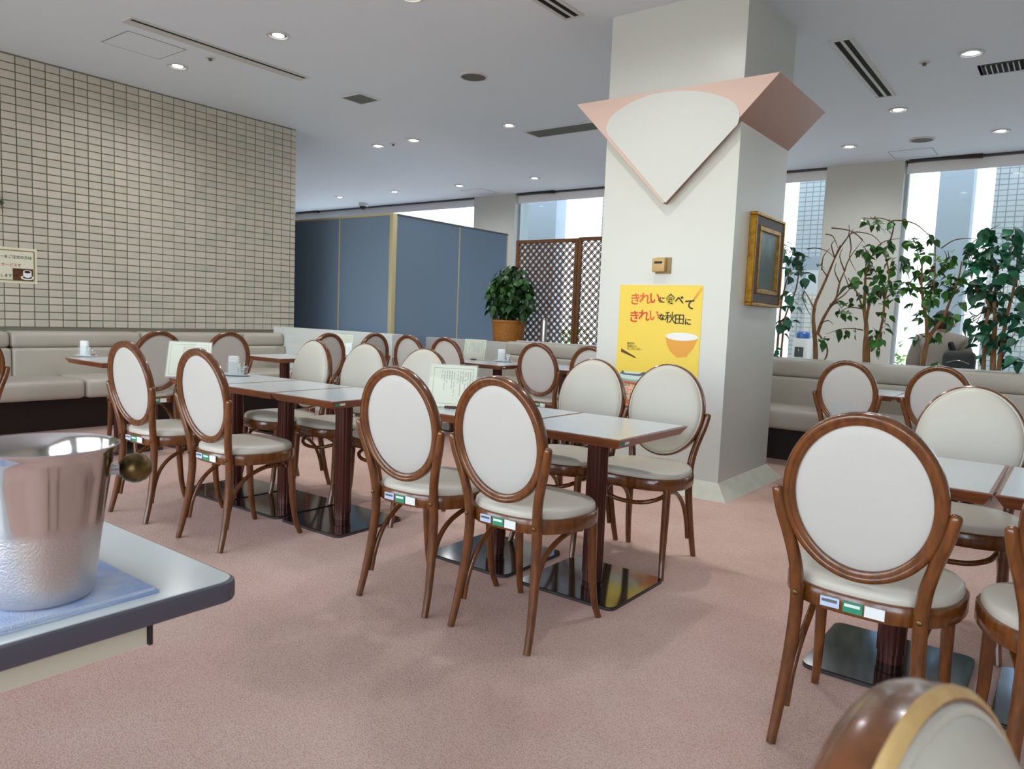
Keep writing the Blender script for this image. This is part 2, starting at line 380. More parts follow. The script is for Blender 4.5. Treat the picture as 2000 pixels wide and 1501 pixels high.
bm = prism(N(), [atY(x, y, FYP-.004) for x, y in fp], (0, -.005, 0)); bmesh.ops.translate(bm, vec=inv, verts=bm.verts)
obj('fan_shape', bm, mat('fan_white', (206, 209, 203), .6), fan, smooth=0)
# small sensor box
p0 = atY(1280, 503, CY0); p1 = atY(1307, 531, CY0)
t = thing('wall_switch_box', 'small tan plastic sensor box above the yellow poster', 'sensor', (p0.x, CY0, p1.z))
wdt = p1.x-p0.x; hg = p0.z-p1.z
obj('back_plate', bx((.01, -.012, -.012), (wdt+.014, 0, hg), .003), mat('tan_plate', (150, 126, 78), .5), t)
obj('cover', bx((0, -.05, 0), (wdt*.86, -.012, hg-.006), .006), mat('tan_plastic', (196, 164, 104), .45), t)
obj('slot', bx((.02, -.052, hg*.55), (wdt*.7, -.049, hg*.7)), BLACK, t)
# poster: lettering, bowl, plate of fish (flat print)
q0 = atY(1212, 556, CY0); q1 = atY(1372, 780, CY0)
PX0, PZ1, PX1, PZ0 = q0.x, q0.z, atY(1374, 556, CY0).x, .575
pt = thing('poster', 'yellow paper poster with red and black Japanese lettering on the column', 'poster', (PX0, CY0, PZ0))
PW, PH = PX1-PX0, PZ1-PZ0
obj('sheet', bx((0, -.003, 0), (PW, -.0005, PH)), mat('poster_yellow', (238, 208, 72), .45), pt)
def pprint(name, poly, m, k):                          # flat print, coordinates in 0..1 of the sheet
    obj(name, prism(N(), [(x*PW, -.0032-.0003*k, y*PH) for x, y in poly], (0, -.0003, 0)), m, pt, smooth=0)
def ptext(body, x, y, size, m, rot=0, bold=0):
    me = text_mesh(body, size, bold)
    obj('lettering', me, m, pt, (x*PW, -.0045, y*PH), (R(90), R(-rot), 0))
TB = mat('print_table', (206, 112, 62), .6)
pprint('printed_tabletop', [(0, 0), (1, 0), (1, .245), (0, .245)], TB, 0)
pprint('printed_caption', [(.03, .05), (.55, .02), (.55, .14), (.03, .19)], mat('print_peach', (238, 196, 160), .6), 1)
for k, (b, sz) in enumerate((('秋田市では食品ロス', .030), ('食う〜べ', .042), ('ごみのさらなる', .026), ('までもっと', .026))):
    ptext(b, .06, (.155, .105, .075, .045)[k], sz, RED if k == 1 else BLACK)
sx = [('き', .13, .845, .115, ORANGE), ('れ', .25, .85, .115, ORANGE), ('い', .37, .855, .115, RED), ('に', .495, .86, .06, BLACK), ('食', .57, .855, .10, BLACK), ('べ', .685, .855, .085, BLACK), ('て', .80, .815, .10, BLACK),
      ('き', .13, .70, .115, RED), ('れ', .25, .71, .115, RED), ('い', .375, .715, .115, ORANGE), ('な', .50, .72, .065, BLACK), ('秋', .575, .705, .105, BLACK), ('田', .69, .695, .10, BLACK), ('に', .81, .69, .065, BLACK)]
for ch, x, y, s_, m in sx: ptext(ch, x, y, s_*.80, m, 0, .0016 if ch in 'きれいにべてな' else .0005)
def earc(cx, cy, a, b, t0, t1, n=20): return [(cx+a*math.cos(R(t0+(t1-t0)*k/n)), cy+b*math.sin(R(t0+(t1-t0)*k/n))) for k in range(n+1)]
BO = mat('print_orange', (226, 160, 52), .5)
pprint('printed_bowl', [(.60, .585)]+[(.62, .52), (.66, .47), (.72, .435), (.74, .42), (.86, .43), (.88, .455), (.93, .50), (.965, .56), (.98, .60)], BO, 1)
pprint('printed_rice', earc(.79, .59, .19, .032, 0, 360, 28), PAPERW, 2)
pprint('printed_cup', [(.70, .265), (.715, .19), (.90, .19), (.93, .265)]+earc(.815, .265, .115, .018, 0, 180, 10), mat('print_brown', (150, 76, 42), .5), 1)
pprint('printed_plate', earc(.22, .235, .23, .04, 0, 360, 28), mat('print_teal', (140, 186, 176), .5), 1)
pprint('printed_plate_rim', earc(.22, .245, .215, .033, 0, 360, 28), mat('print_pale', (206, 226, 214), .5), 2)
pprint('printed_fish', [(.05, .255), (.09, .285), (.12, .26), (.30, .262), (.36, .285), (.40, .275), (.37, .255), (.30, .245), (.12, .247)], mat('print_slate', (96, 98, 108), .5), 3)
pprint('printed_fish_tail', [(.42, .245), (.43, .215), (.48, .205), (.50, .222)], mat('print_navy', (40, 84, 150), .5), 2)
for k, (x0, y0, x1, y1) in enumerate(((.895, .885, .985, .985), (.905, .88, .998, .975), (.055, .46, .24, .40), (.055, .445, .25, .395))):
    dx, dy = (y1-y0), -(x1-x0); L = math.hypot(dx, dy); dx, dy = dx/L*.007, dy/L*.007
    pprint('printed_chopstick', [(x0-dx, y0-dy), (x1-dx*.5, y1-dy*.5), (x1+dx*.5, y1+dy*.5), (x0+dx, y0+dy)], BO if k < 2 else mat('print_brown2', (96, 52, 26), .5), 1)
for k, (b, y) in enumerate((('秋田市', .505), ('食品ロス', .482), ('もったいない', .46))): ptext(b, .13, y, .02, BLACK)
# framed painting on the right face
pf = thing('framed_painting', 'dark landscape painting in a gold and brown frame on the column', 'painting', (CX1, 5.12, 1.325))
LY, LZ = .62, .645
def frame_bars(y0, y1, z0, z1, wd_, x0, x1):
    bm = N()
    for lo, hi in (((x0, y0, z0), (x1, y1, z0+wd_)), ((x0, y0, z1-wd_), (x1, y1, z1)), ((x0, y0, z0+wd_), (x1, y0+wd_, z1-wd_)), ((x0, y1-wd_, z0+wd_), (x1, y1, z1-wd_))): box(bm, lo, hi, .004, 1)
    return bm
obj('outer_frame', frame_bars(0, LY, 0, LZ, .022, 0, .05), GOLD, pf)
obj('frame_panel', frame_bars(.022, LY-.022, .022, LZ-.022, .068, 0, .043), FRAMEB, pf)
obj('inner_frame', frame_bars(.088, LY-.088, .088, LZ-.088, .032, 0, .05), GOLD, pf)
def painting():
    m = bpy.data.materials.new('painted_canvas'); m.use_nodes = True; t = m.node_tree; b = t.nodes['Principled BSDF']; b.inputs['Roughness'].default_value = .35
    tc = t.nodes.new('ShaderNodeTexCoord'); sp = t.nodes.new('ShaderNodeSeparateXYZ'); n = t.nodes.new('ShaderNodeTexNoise'); n.inputs['Scale'].default_value = 9; n.inputs['Detail'].default_value = 6
    t.links.new(tc.outputs['Object'], sp.inputs[0]); t.links.new(tc.outputs['Object'], n.inputs[0])
    ma = t.nodes.new('ShaderNodeMath'); ma.operation = 'MULTIPLY_ADD'; ma.inputs[1].default_value = .35; t.links.new(n.outputs[0], ma.inputs[0]); t.links.new(sp.outputs[2], ma.inputs[2])
    r = t.nodes.new('ShaderNodeValToRGB'); e = r.color_ramp.elements
    e[0].position = .2; e[0].color = lin((30, 52, 34)); e[1].position = .72; e[1].color = lin((120, 136, 142))
    for p, c in ((.36, (44, 66, 52)), (.46, (34, 50, 66)), (.56, (70, 96, 84))): e.new(p).color = lin(c)
    t.links.new(ma.outputs[0], r.inputs[0]); t.links.new(r.outputs[0], b.inputs['Base Color']); return m
obj('canvas', bx((.005, .11, .11), (.034, LY-.11, LZ-.11)), painting(), pf)

# ------------------------------------------------------------------ ceiling fittings
def cz(px, py): return atZ(px, py, CEIL)
DL = [(-5.36, 3.75), (-6.86, 3.72), (-3.90, 3.80), (-5.43, 6.9), (-7.63, 6.9), (-6.97, 6.9), (-11.7, 9.62), (-8.63, 9.66), (-7.05, 9.66), (-10.18, 9.63), (-.87, 6.9), (-1.63, 8.28), (-.87, 9.63), (-2.4, 9.65), (-2.35, 3.8), (-.85, 3.8)]
LAMP = mat('lamp_glow', (255, 255, 255), .4, emit=((255, 250, 240), 14))
CHROME = mat('reflector', (225, 228, 232), .12, metal=1)
wh = ['beside the long slot near the tiled wall', 'closest to the tiled wall', 'at the top edge, above the centre table', 'left of the column fan panel', 'left of the pair above the partition', 'right of the pair above the partition', 'farthest left above the blue partition', 'small, above the blue partition corner', 'left of the column, near the back windows', 'small, left above the blue partition', 'beside the right slatted grille', 'right of the column fan panel', 'far right near the back windows', 'small, just right of the column', 'in front of the column, out of frame', 'above the right table, out of frame']
dl0 = None
for k, (x, y) in enumerate(DL):
    lb = 'round recessed ceiling downlight, '+wh[k]
    if dl0 is None:
        dl0 = thing('ceiling_downlight', lb, 'light', (x, y, CEIL), 0, 'recessed ceiling downlights')
        obj('trim_ring', lathe(N(), [(.070, -.001), (.092, -.001), (.092, -.008), (.074, -.010), (.070, -.001)], 28), ALU, dl0)
        obj('reflector', lathe(N(), [(.072, -.002), (.066, -.004), (.03, -.0015)], 28), CHROME, dl0)
        obj('lamp', lathe(N(), [(0, -.006), (.04, -.006), (.046, -.0035), (0, -.0025)], 20), LAMP, dl0)
    else: dup(dl0, (x, y, CEIL), 0, lb)
    sd = bpy.data.lights.new('downlight_lamp', 'SPOT'); sd.energy = 62; sd.spot_size = R(165); sd.spot_blend = 1.0; sd.shadow_soft_size = .07; sd.color = (.97, .98, 1.0)
    so = bpy.data.objects.new('downlight_lamp', sd); C.objects.link(so); so.location = (x, y, CEIL-.02)
def slot(x, y0, y1, label, two=True):
    t = thing('air_slot', label, 'vent', (x, y0, CEIL)); L = y1-y0; wd_ = .085
    bm = N()
    for lo, hi in (((-wd_, 0, -.008), (-wd_+.03, L, 0)), ((wd_-.03, 0, -.008), (wd_, L, 0)), ((-wd_, -.02, -.008), (wd_, 0, 0)), ((-wd_, L, -.008), (wd_, L+.02, 0))): box(bm, lo, hi)
    obj('frame', bm, ALU, t)
    if two: obj('divider', bx((-.012, 0, -.007), (.012, L, 0)), ALU, t)
    else: obj('divider', bx((-.055, 0, -.007), (.01, L, 0)), ALU, t)
    obj('gap', bx((-wd_+.03, 0, -.003), (wd_-.03, L, -.0005)), DARK, t)
slot(-6.115, 2.92, 4.56, 'long linear air slot in the ceiling near the tiled wall', False)
slot(-3.13, 3.1, 4.68, 'linear air slot in the ceiling at the top edge left of the column')
slot(-1.64, 6.12, 7.75, 'linear double air slot in the ceiling right of the column')
t = thing('air_grille', 'white ceiling grille with dark slats at the right edge', 'vent', (-.87, 7.24, CEIL))
obj('frame', frame_bars(0, .30, 0, 1.0, .03, -.01, 0), ALU, t, rot=(0, R(90), 0)); t.children[0].rotation_euler = (0, R(90), 0)
obj('backing', bx((.03, .03, -.004), (.97, .27, -.001)), DARK, t)
sl = mesh(bx((-.004, .03, -.014), (.004, .27, -.002)), 'slat')
for k in range(24): obj('slat', sl, ALU, t, (.06+k*.038, 0, 0))
def gril(name, x0, x1, y0, y1, label, m):
    t = thing(name, label, 'vent', (x0, y0, CEIL)); bm = N()
    for lo, hi in (((0, 0, -.008), (x1-x0, .02, 0)), ((0, y1-y0-.02, -.008), (x1-x0, y1-y0, 0)), ((0, .02, -.008), (.02, y1-y0-.02, 0)), ((x1-x0-.02, .02, -.008), (x1-x0, y1-y0-.02, 0))): box(bm, lo, hi)
    obj('frame', bm, ALU, t); obj('core', bx((.02, .02, -.005), (x1-x0-.02, y1-y0-.02, -.001)), m, t)
gril('square_vent', -6.30, -5.99, 5.15, 5.45, 'small square olive vent in the ceiling centre left', GRILLE)
gril('return_grille', -5.46, -3.9, 7.21, 7.53, 'long dark return grille in the ceiling left of the column', GRILLE)
for k, (x, y, lb) in enumerate(((-4.65, 5.35, 'round ceiling speaker right of the square vent'), (-1.63, 9.66, 'round ceiling speaker near the back windows'))):
    t = thing('ceiling_speaker', lb, 'speaker', (x, y, CEIL), 0, 'round ceiling speakers')
    obj('rim', lathe(N(), [(.115, 0), (.135, 0), (.132, -.01), (.115, -.012), (.115, 0)], 32), ALU, t); obj('cloth', lathe(N(), [(0, -.009), (.116, -.007), (.116, -.001), (0, -.001)], 32), GRILLE, t)
for x0, x1, y0, y1, lb in ((-6.83, -6.36, 3.03, 3.53, 'square access hatch outline near the long air slot'), (-2.07, -1.59, 10.13, 10.57, 'square access hatch outline by the back windows'), (-8.95, -8.45, 10.05, 10.5, 'square access hatch outline above the white pier')):
    t = thing('ceiling_hatch', lb, 'hatch', (x0, y0, CEIL)); a, b = x1-x0, y1-y0
    obj('door', bx((.006, .006, -.002), (a-.006, b-.006, 0)), CEILM, t); bm = N()
    for lo, hi in (((0, 0, -.0022), (a, .006, 0)), ((0, b-.006, -.0022), (a, b, 0)), ((0, .006, -.0022), (.006, b-.006, 0)), ((a-.006, .006, -.0022), (a, b-.006, 0))): box(bm, lo, hi)
    obj('joint', bm, mat('joint_grey', (110, 110, 110), .8), t)
for k, (x, y, lb) in enumerate(((-6.36, 3.75, 'small round detector beside the long air slot'), (-1.2, 6.94, 'small round detector between right slot and downlight'), (-7.34, 6.9, 'small round detector between two downlights'))):
    t = thing('smoke_detector', lb, 'detector', (x, y, CEIL)); obj('base', lathe(N(), [(0, 0), (.045, 0), (.04, -.01), (0, -.012)], 20), ALU, t); obj('sensor', lathe(N(), [(0, -.011), (.018, -.011), (.014, -.03), (0, -.032)], 14), INK, t)
t = thing('dome_camera', 'small white dome camera on the ceiling above the partition', 'camera', (-11.9, 10.40, CEIL))
obj('housing', lathe(N(), [(0, 0), (.10, 0), (.10, -.05), (.09, -.06), (0, -.06)], 24), PWHITE, t); obj('dome', lathe(N(), [(.075, -.058), (.07, -.09), (.045, -.12), (0, -.13)], 24), BLACK, t)

# ------------------------------------------------------------------ benches
def rounded(bm, lo, hi, r): box(bm, lo, hi, r, 3)
def bench(name, label, along, org, length, segs, seg_off, top=.885):
    """along 'y': bench against the tile wall (faces +x); along 'x': faces -y. local a = along, d = out from the wall"""
    t = thing(name, label, 'bench', org)
    def P(a0, a1, d0, d1, z0, z1, r):
        if along == 'y': return bx((d0, a0, z0), (d1, a1, z1), r, 3)
        return bx((a0, -d1, z0), (a1, -d0, z1), r, 3)
    obj('plinth', P(0, length, 0, .62, 0, .31, 0), KICK, t)
    a = -seg_off; k = 0
    while a < length:
        a0, a1 = max(a, 0), min(a+segs, length)
        if a1-a0 > .05:
            obj('upper_cushion', P(a0+.001, a1-.001, 0, .24, .72, top, .045), BENCH, t)
            obj('back_cushion', P(a0+.001, a1-.001, 0, .27, .44, .722, .03), BENCH, t)
        a += segs
    a = -seg_off*.4
    while a < length:
        a0, a1 = max(a, 0), min(a+segs, length)
        if a1-a0 > .05: obj('seat_cushion', P(a0+.001, a1-.001, .02, .86, .30, .47, .045), BENCH, t)
        a += segs
    return t
bench('wall_bench', 'long taupe upholstered bench along the beige tiled wall', 'y', (TX, -1.5, 0), 7.0, 1.18, .63, .872)
bench('booth_bench', 'long taupe upholstered bench along the back, with trees behind', 'x', (-5.55, 7.36, 0), 8.6, 1.42, .35, .885)
# low walls and planter
struct(obj('half_wall', bx((TX, 5.5, 0), (-5.8, 5.67, .945), .004, 1), mat('half_wall_white', (222, 224, 220), .5, noise=(3, (212, 216, 212)), stretch=(1, 1, 8))), 'white half-height wall at the end of the tiled wall bench', 'wall')
struct(obj('low_wall', bx((-7.0, 7.25, 0), (-5.56, 7.36, .865)), GREYW), 'low grey wall left of the back bench', 'wall')
pl = thing('planter_box', 'long white planter ledge behind the back bench', 'planter', (-5.55, 7.37, 0))
obj('front_board', bx((0, 0, 0), (8.6, .03, .893)), WHITE, pl); obj('rear_board', bx((0, .62, 0), (8.6, .65, .86)), WHITE, pl)
obj('end_board', bx((0, .03, 0), (.03, .62, .86)), WHITE, pl); obj('soil', bx((.03, .03, .5), (8.6, .62, .80)), mat('soil', (60, 46, 36), .95, bump=(40, .6)), pl)

# ------------------------------------------------------------------ blue partition
PYF, PXC, PZT = 6.6, -6.99, 2.42
pp = thing('partition_screen', 'tall blue fabric partition with cream posts forming a corner', 'partition', (PXC, PYF, 0))
def panel(x0, x1, y0, y1): obj('panel', bx((x0, y0, .05), (x1, y1, PZT-.025), .004, 1), BLUE, pp)
xs = [-3.3, -2.03, -1.03, -.05]
for a, b in zip(xs, xs[1:]): panel(a+.012, b-.012, 0, .04)
ys = [.06, 1.27, 2.35]
for a, b in zip(ys, ys[1:]): panel(-.04, 0, a+.012, b-.012)
for x in xs[:-1]: obj('post', bx((x-.012, .002, 0), (x+.012, .045, PZT-.02)), CREAM, pp)
for y in ys[1:]: obj('post', bx((-.045, y-.012, 0), (-.002, y+.012, PZT-.02)), CREAM, pp)
obj('corner_post', bx((-.05, -.012, 0), (.012, .06, PZT), .006, 2), CREAM, pp)
obj('top_rail', bx((-3.3, -.003, PZT-.025), (-.05, .045, PZT)), CREAM, pp); obj('top_rail', bx((-.045, .06, PZT-.025), (.003, 2.36, PZT)), mat('rail_grey', (90, 92, 90), .5), pp)

# ------------------------------------------------------------------ lattice screens
def lattice(x0, x1, y, z0, z1, label):
    t = thing('lattice_screen', label, 'screen', (x0, y, z0)); W, Hh = x1-x0, z1-z0; f = .045
    for nm, lo, hi in (('stile', (0, -.02, 0), (f, .02, Hh)), ('stile', (W-f, -.02, 0), (W, .02, Hh)), ('rail', (f, -.02, 0), (W-f, .02, f)), ('rail', (f, -.02, Hh-f), (W-f, .02, Hh))):
        obj(nm, bx(lo, hi, .003, 1), LATT, t)
    step, sw = .066, .0048
    for d, yy in ((1, -.008), (-1, .008)):
        c = -Hh-W
        while c < Hh+W:
            for off in (-.0085, .0085):
                # line z = d*(x - f) + c ; clip to the frame opening
                cc = c+off*1.414; pts = []
                for x in (f, W-f):
                    z = d*(x)+cc
                    if f <= z <= Hh-f: pts.append((x, z))
                for z in (f, Hh-f):
                    x = (z-cc)/d
                    if f < x < W-f: pts.append((x, z))
                if len(pts) >= 2:
                    pts = sorted(pts)[::len(pts)-1]; (xa, za), (xb, zb) = pts
                    L = math.hypot(xb-xa, zb-za)
                    if L > .04:
                        me = bx((-L/2, -.005, -sw), (L/2, .005, sw))
                        obj('slat', me, LATT, t, ((xa+xb)/2, yy, (za+zb)/2), (0, -math.atan2(zb-za, xb-xa), 0), smooth=0)
            c += step*1.414
LY_ = 7.92
lx = [atY(p, 468, LY_).x for p in (1010, 1131, 1250)]
lattice(lx[0], lx[1], LY_, .80, 2.185, 'brown wooden lattice screen beside the potted plant')
lattice(lx[1]+.005, lx[2]+.2, LY_, .80, 2.195, 'brown wooden lattice screen partly hidden by the column')
p = atY(1063, 640, 7.55)
t = thing('steel_post', 'short brushed steel post in front of the lattice screen', 'post', (p.x, 7.55, .80))
obj('tube', lathe(N(), [(0, 0), (.036, 0), (.036, .35), (0, .35)], 24), STEEL, t); obj('cap', lathe(N(), [(.036, .35), (.033, .372), (.02, .378), (0, .38)], 24), STEEL, t)

# ------------------------------------------------------------------ chair
def build_chair():
    t = thing('dining_chair', '', 'chair', group='bentwood chairs with round cream backs')
    # seat apron
    def outline(sx, sy, n=40, e=2.5):
        o = []
        for k in range(n):
            a = 2*math.pi*k/n; c, s_ = math.cos(a), math.sin(a)
            x = sx*math.copysign(abs(c)**(2/e), c); y = sy*math.copysign(abs(s_)**(2/e), s_)
            x *= 1+.06*(y/sy); o.append((x, y+.022))
        return o
    bm = N(); rings = []
    for (sx, sy, z) in ((.208, .190, .408), (.232, .213, .408), (.235, .216, .412), (.235, .216, .457), (.231, .212, .462), (.208, .190, .462)):
        rings.append([bm.verts.new((x, y, z)) for x, y in outline(sx, sy)])
    for a, b in zip(rings, rings[1:]+rings[:1]):
        for k in range(40): bm.faces.new((a[k], a[(k+1) % 40], b[(k+1) % 40], b[k]))
    ap = obj('seat_apron', bm, WOOD, t)
    bm = N(); rings = []
    for (f, z) in ((.985, .452), (.995, .468), (.985, .482), (.94, .491), (.8, .496), (.5, .499), (.2, .500)):
        rings.append([bm.verts.new((x*f, (y-.022)*f+.022, z)) for x, y in outline(.226, .207)])
    for a, b in zip(rings, rings[1:]):
        for k in range(40): bm.faces.new((a[k], a[(k+1) % 40], b[(k+1) % 40], b[k]))
    bm.faces.new(rings[-1]); bm.faces.new(rings[0][::-1])
    obj('seat_cushion', bm, VINYL, t)
    # stickers on the rear of the apron
    for k, (x, m) in enumerate(((-.062, PBLUE), (-.003, PGREEN), (.052, PWHITE))):
        obj('sticker', bx((x-.026, -.1955-.001, .418+.003*(k == 0)), (x+.024, -.1925, .448)), m, ap)
        if k < 2: obj('sticker_print', bx((x-.022, -.1972, .434), (x+.018, -.1960, .442)), (INK, PWHITE)[k], ap)
    for s_ in (-1, 1):
        obj('front_leg', tube(N(), [(s_*.178, .172, .415), (s_*.179, .178, .30), (s_*.180, .186, .18), (s_*.185, .203, .07), (s_*.194, .226, 0)], [.0185, .0185, .0165, .014, .0125], 12, 4), WOOD, t)
        rl = obj('rear_leg', tube(N(), [(s_*.180, -.238, 0), (s_*.174, -.212, .10), (s_*.164, -.186, .24), (s_*.158, -.174, .36), (s_*.157, -.176, .44), (s_*.164, -.186, .52), (s_*.184, -.198, .60), (s_*.206, -.210, .67), (s_*.219, -.218, .728), (s_*.2215, -.2195, .738)],
                                  [.0135, .0155, .018, .019, .019, .0185, .0175, .0165, .015, .007], 12, 4), WOOD, t)
        obj('bolt', lathe(N(), [(0, .004), (.007, .002), (.008, 0), (0, -.004)], 10), BRASS, rl, (s_*.157, -.197, .437), (R(90), 0, 0))
    # bent hoop under the seat
    half = [(.160, -.190, .10), (.156, -.172, .19), (.150, -.135, .275), (.147, -.07, .335), (.153, .02, .372), (.152, .10, .376), (.132, .165, .360), (.075, .198, .343)]
    path = half+[(0, .206, .338)]+[(-x, y, z) for x, y, z in half[::-1]]
    obj('hoop_stretcher', tube(N(), path, .0105, 10, 4), WOOD, t)
    # round back: ring, rear panel, front pad
    tl = R(9); U = Vector((0, -math.sin(tl), math.cos(tl))); Nn = Vector((0, math.cos(tl), math.sin(tl))); X = Vector((1, 0, 0)); c0 = Vector((0, -.208, .738))
    def PT(a, b, ang, v): return c0 + X*(a*math.cos(ang)) + U*(b*math.sin(ang)) + Nn*v
    def ring(sec, n=64):
        bm = N(); rr = []
        for k in range(n):
            an = 2*math.pi*k/n; rr.append([bm.verts.new(PT(.205+u, .236+u, an, v)) for u, v in sec])
        m_ = len(sec)
        for k in range(n):
            a, b = rr[k], rr[(k+1) % n]
            for j in range(m_): bm.faces.new((a[j], a[(j+1) % m_], b[(j+1) % m_], b[j]))
        return bm
    build_chair.ring = ring
    fr = obj('back_frame', ring([(-.033, .008), (-.006, .016), (-.001, .012), (0, .004), (0, -.012), (-.004, -.020), (-.011, -.023), (-.018, -.021), (-.021, -.017), (-.030, -.016), (-.034, -.012), (-.034, -.002)]), WOOD, t)
    obj('worn_edge', ring([(-.0005, -.0135), (-.0032, -.0208), (-.0056, -.0222), (-.004, -.0195)]), WOOD, fr)
    def disc(a, b, prof, n=48):
        bm = N(); rr = []
        for f, v in prof: rr.append([bm.verts.new(PT(a*f, b*f, 2*math.pi*k/n, v)) for k in range(n)])
        for p_, q in zip(rr, rr[1:]):
            for k in range(n): bm.faces.new((p_[k], p_[(k+1) % n], q[(k+1) % n], q[k]))
        bm.faces.new(rr[-1]); bm.faces.new(rr[0]); return bm
    obj('rear_panel', disc(.173, .204, [(1, .0), (1, -.005), (.97, -.0075), (.8, -.009), (.4, -.010)]), VINYLB, t)
    pad = obj('front_pad', disc(.190, .221, [(1.0, .009), (1.0, .017), (.965, .026), (.88, .032), (.6, .037), (.3, .039)]), VINYL, t)
    bm = N(); tube(bm, [PT(.192, .223, 2*math.pi*k/64, .015) for k in range(64)]+[PT(.192, .223, 0, .015)], .0042, 6, cap=False)
    obj('piping', bm, VINYL, pad)
    return t
chair0 = build_chair()
used = [False]
def chair(x, y, deg, label, group=None):
    if not used[0]:
        used[0] = True; chair0.location = (x, y, 0); chair0.rotation_euler = (0, 0, R(deg)); chair0['label'] = label
        if group: chair0['group'] = group
        return chair0
    return dup(chair0, (x, y, 0), R(deg), label, group)
def rot2(x, y, d): return (x*math.cos(R(d))-y*math.sin(R(d)), x*math.sin(R(d))+y*math.cos(R(d)))
chair(-1.63, 2.295, 0, 'bentwood chair seen from behind, right one at the centre table')
chair(-2.13, 2.275, 3, 'bentwood chair seen from behind, left one at the centre table')
chair(-3.372, 2.165, 2, 'bentwood chair seen from behind, right one at the left long table')
chair(-4.083, 2.155, 3, 'bentwood chair seen from behind, left one at the left long table')
chair(-.42, 2.318, -1, 'large near bentwood chair seen from behind, at the right table')
K = atZ(1976, 1030, .735); dx, dy = rot2(-.219, -.2185, 12)
chair(K.x-dx, K.y-dy, 12, 'bentwood chair cut off by the right edge, turned to the left')
near_chair = chair(.177, .43, -99, 'blurred chair back in the bottom right foreground corner')
obj('worn_rim', build_chair.ring([(.0007, .009), (.0002, .0125), (-.0012, .0142), (-.0055, .0166), (-.0062, .0155), (-.002, .0105)]), WORN, near_chair)
K = atZ(15, 716, .735); dx, dy = rot2(.219, -.2185, 90)
chair(K.x-dx, K.y-dy, 90, 'bentwood chair cut off by the left edge, before the tiled wall bench')
chair(-2.09, 3.26, 180, 'bentwood chair facing the viewer, left of two before the column')
chair(-1.645, 3.29, 184, 'bentwood chair facing the viewer, right beside the yellow poster')
chair(-4.15, 2.98, 178, 'bentwood chair facing the viewer, left of three behind the left table')
chair(-3.70, 3.06, 182, 'bentwood chair facing the viewer, middle of three behind the left table')
chair(-3.13, 3.02, 182, 'bentwood chair facing the viewer, behind the centre menu card')
chair(-.33, 3.36, 180, 'bentwood chair facing the viewer, behind the right table')
chair(-5.78, 2.86, 90, 'bentwood chair turned to the tiled wall, nearest the left menu card')
chair(-5.75, 3.42, 90, 'bentwood chair turned to the tiled wall, behind the left napkin tray')
chair(-5.66, 4.36, 92, 'dark-backed bentwood chair before the white half wall, left of two')
chair(-5.80, 5.04, 92, 'dark-backed bentwood chair before the white half wall, right of two')
chair(-5.09, 5.28, 0, 'bentwood chair seen from behind at the back table, left of two')
chair(-4.63, 5.30, 0, 'bentwood chair seen from behind at the back table, right of two')
chair(-3.69, 5.42, 2, 'bentwood chair seen from behind before the back bench, left of the column')
chair(-3.15, 5.42, 0, 'bentwood chair partly hidden by the column, before the back bench')
chair(-1.27, 5.80, -2, 'dark-rimmed bentwood chair before the right bench, left of two')
chair(-.71, 5.86, -2, 'dark-rimmed bentwood chair before the right bench, right of two')

# ------------------------------------------------------------------ dining tables
def build_table(w_=.556, d_=.623):
    t = thing('dining_table', '', 'table', group='pale laminate tables on black base plates')
    zt = .72; e = .012
    obj('tabletop', bx((-w_/2+e, -d_/2+e, zt-.012), (w_/2-e, d_/2-e, zt)), LAMI, t)
    bm = N()
    def loop(i, z): return [bm.verts.new(p) for p in ((-w_/2+i, -d_/2+i, z), (w_/2-i, -d_/2+i, z), (w_/2-i, d_/2-i, z), (-w_/2+i, d_/2-i, z))]
    L = [loop(.012, zt-.0005), loop(.002, zt-.001), loop(0, zt-.005), loop(.024, zt-.040), loop(.04, zt-.040)]
    for a, b in zip(L, L[1:]):
        for k in range(4): bm.faces.new((a[k], a[(k+1) % 4], b[(k+1) % 4], b[k]))
    bm.faces.new(L[-1]); obj('edge_band', bm, WOODD, t, smooth=25)
    obj('pole', lathe(N(), [(0, .012), (.043, .012), (.043, .05), (.047, .052), (.047, .68), (0, .68)], 48, flute=.07, nf=12), POLE, t)
    bpl = obj('base_plate', None or bx((-.24, -.24, .003), (.24, .24, .014)), PLATE, t)
    bm = N(); box(bm, (-.24, -.24, 0), (.24, .24, .012))
    bpl.data = mesh(_rounded_plate(.24, .035, .004, .016), 'base_plate'); bpl.data.materials.append(PLATE)
    obj('plate_edge', _rounded_plate(.2415, .036, 0, .0115), PLATEE, bpl)
    st = obj('sticker', bx((w_/2-.002, -d_/2+.02, zt-.026), (w_/2+.0005, -d_/2+.05, zt-.010)), PGREEN, t)
    st.data = st.data.copy(); st.location = (-.006, 0, 0); obj('sticker', bx((w_/2-.008, -d_/2+.052, zt-.024), (w_/2-.0055, -d_/2+.085, zt-.008)), PWHITE, t)
    return t
def _rounded_plate(h, r, z0, z1):
    pts = []
    for cx, cy, a0 in ((h-r, h-r, 0), (-h+r, h-r, 90), (-h+r, -h+r, 180), (h-r, -h+r, 270)):
        for k in range(6):
            a = R(a0+18*k); pts.append((cx+r*math.cos(a), cy+r*math.sin(a), z0))
    return prism(N(), pts, (0, 0, z1-z0))
table_a = build_table(); table_b = None
used_t = [False]
def table(x, y, deg, label, src=None):
    src = src or table_a
    if src is table_a and not used_t[0]:
        used_t[0] = True; src.location = (x, y, 0); src.rotation_euler = (0, 0, R(deg)); src['label'] = label; return src
    return dup(src, (x, y, 0), R(deg), label)
table(-1.66, 2.838, 0, 'pale square table right of the pair at the centre, before the column')
table(-2.217, 2.838, 0, 'pale square table left of the pair at the centre, with menu card')
table_b = build_table(.508, .60)
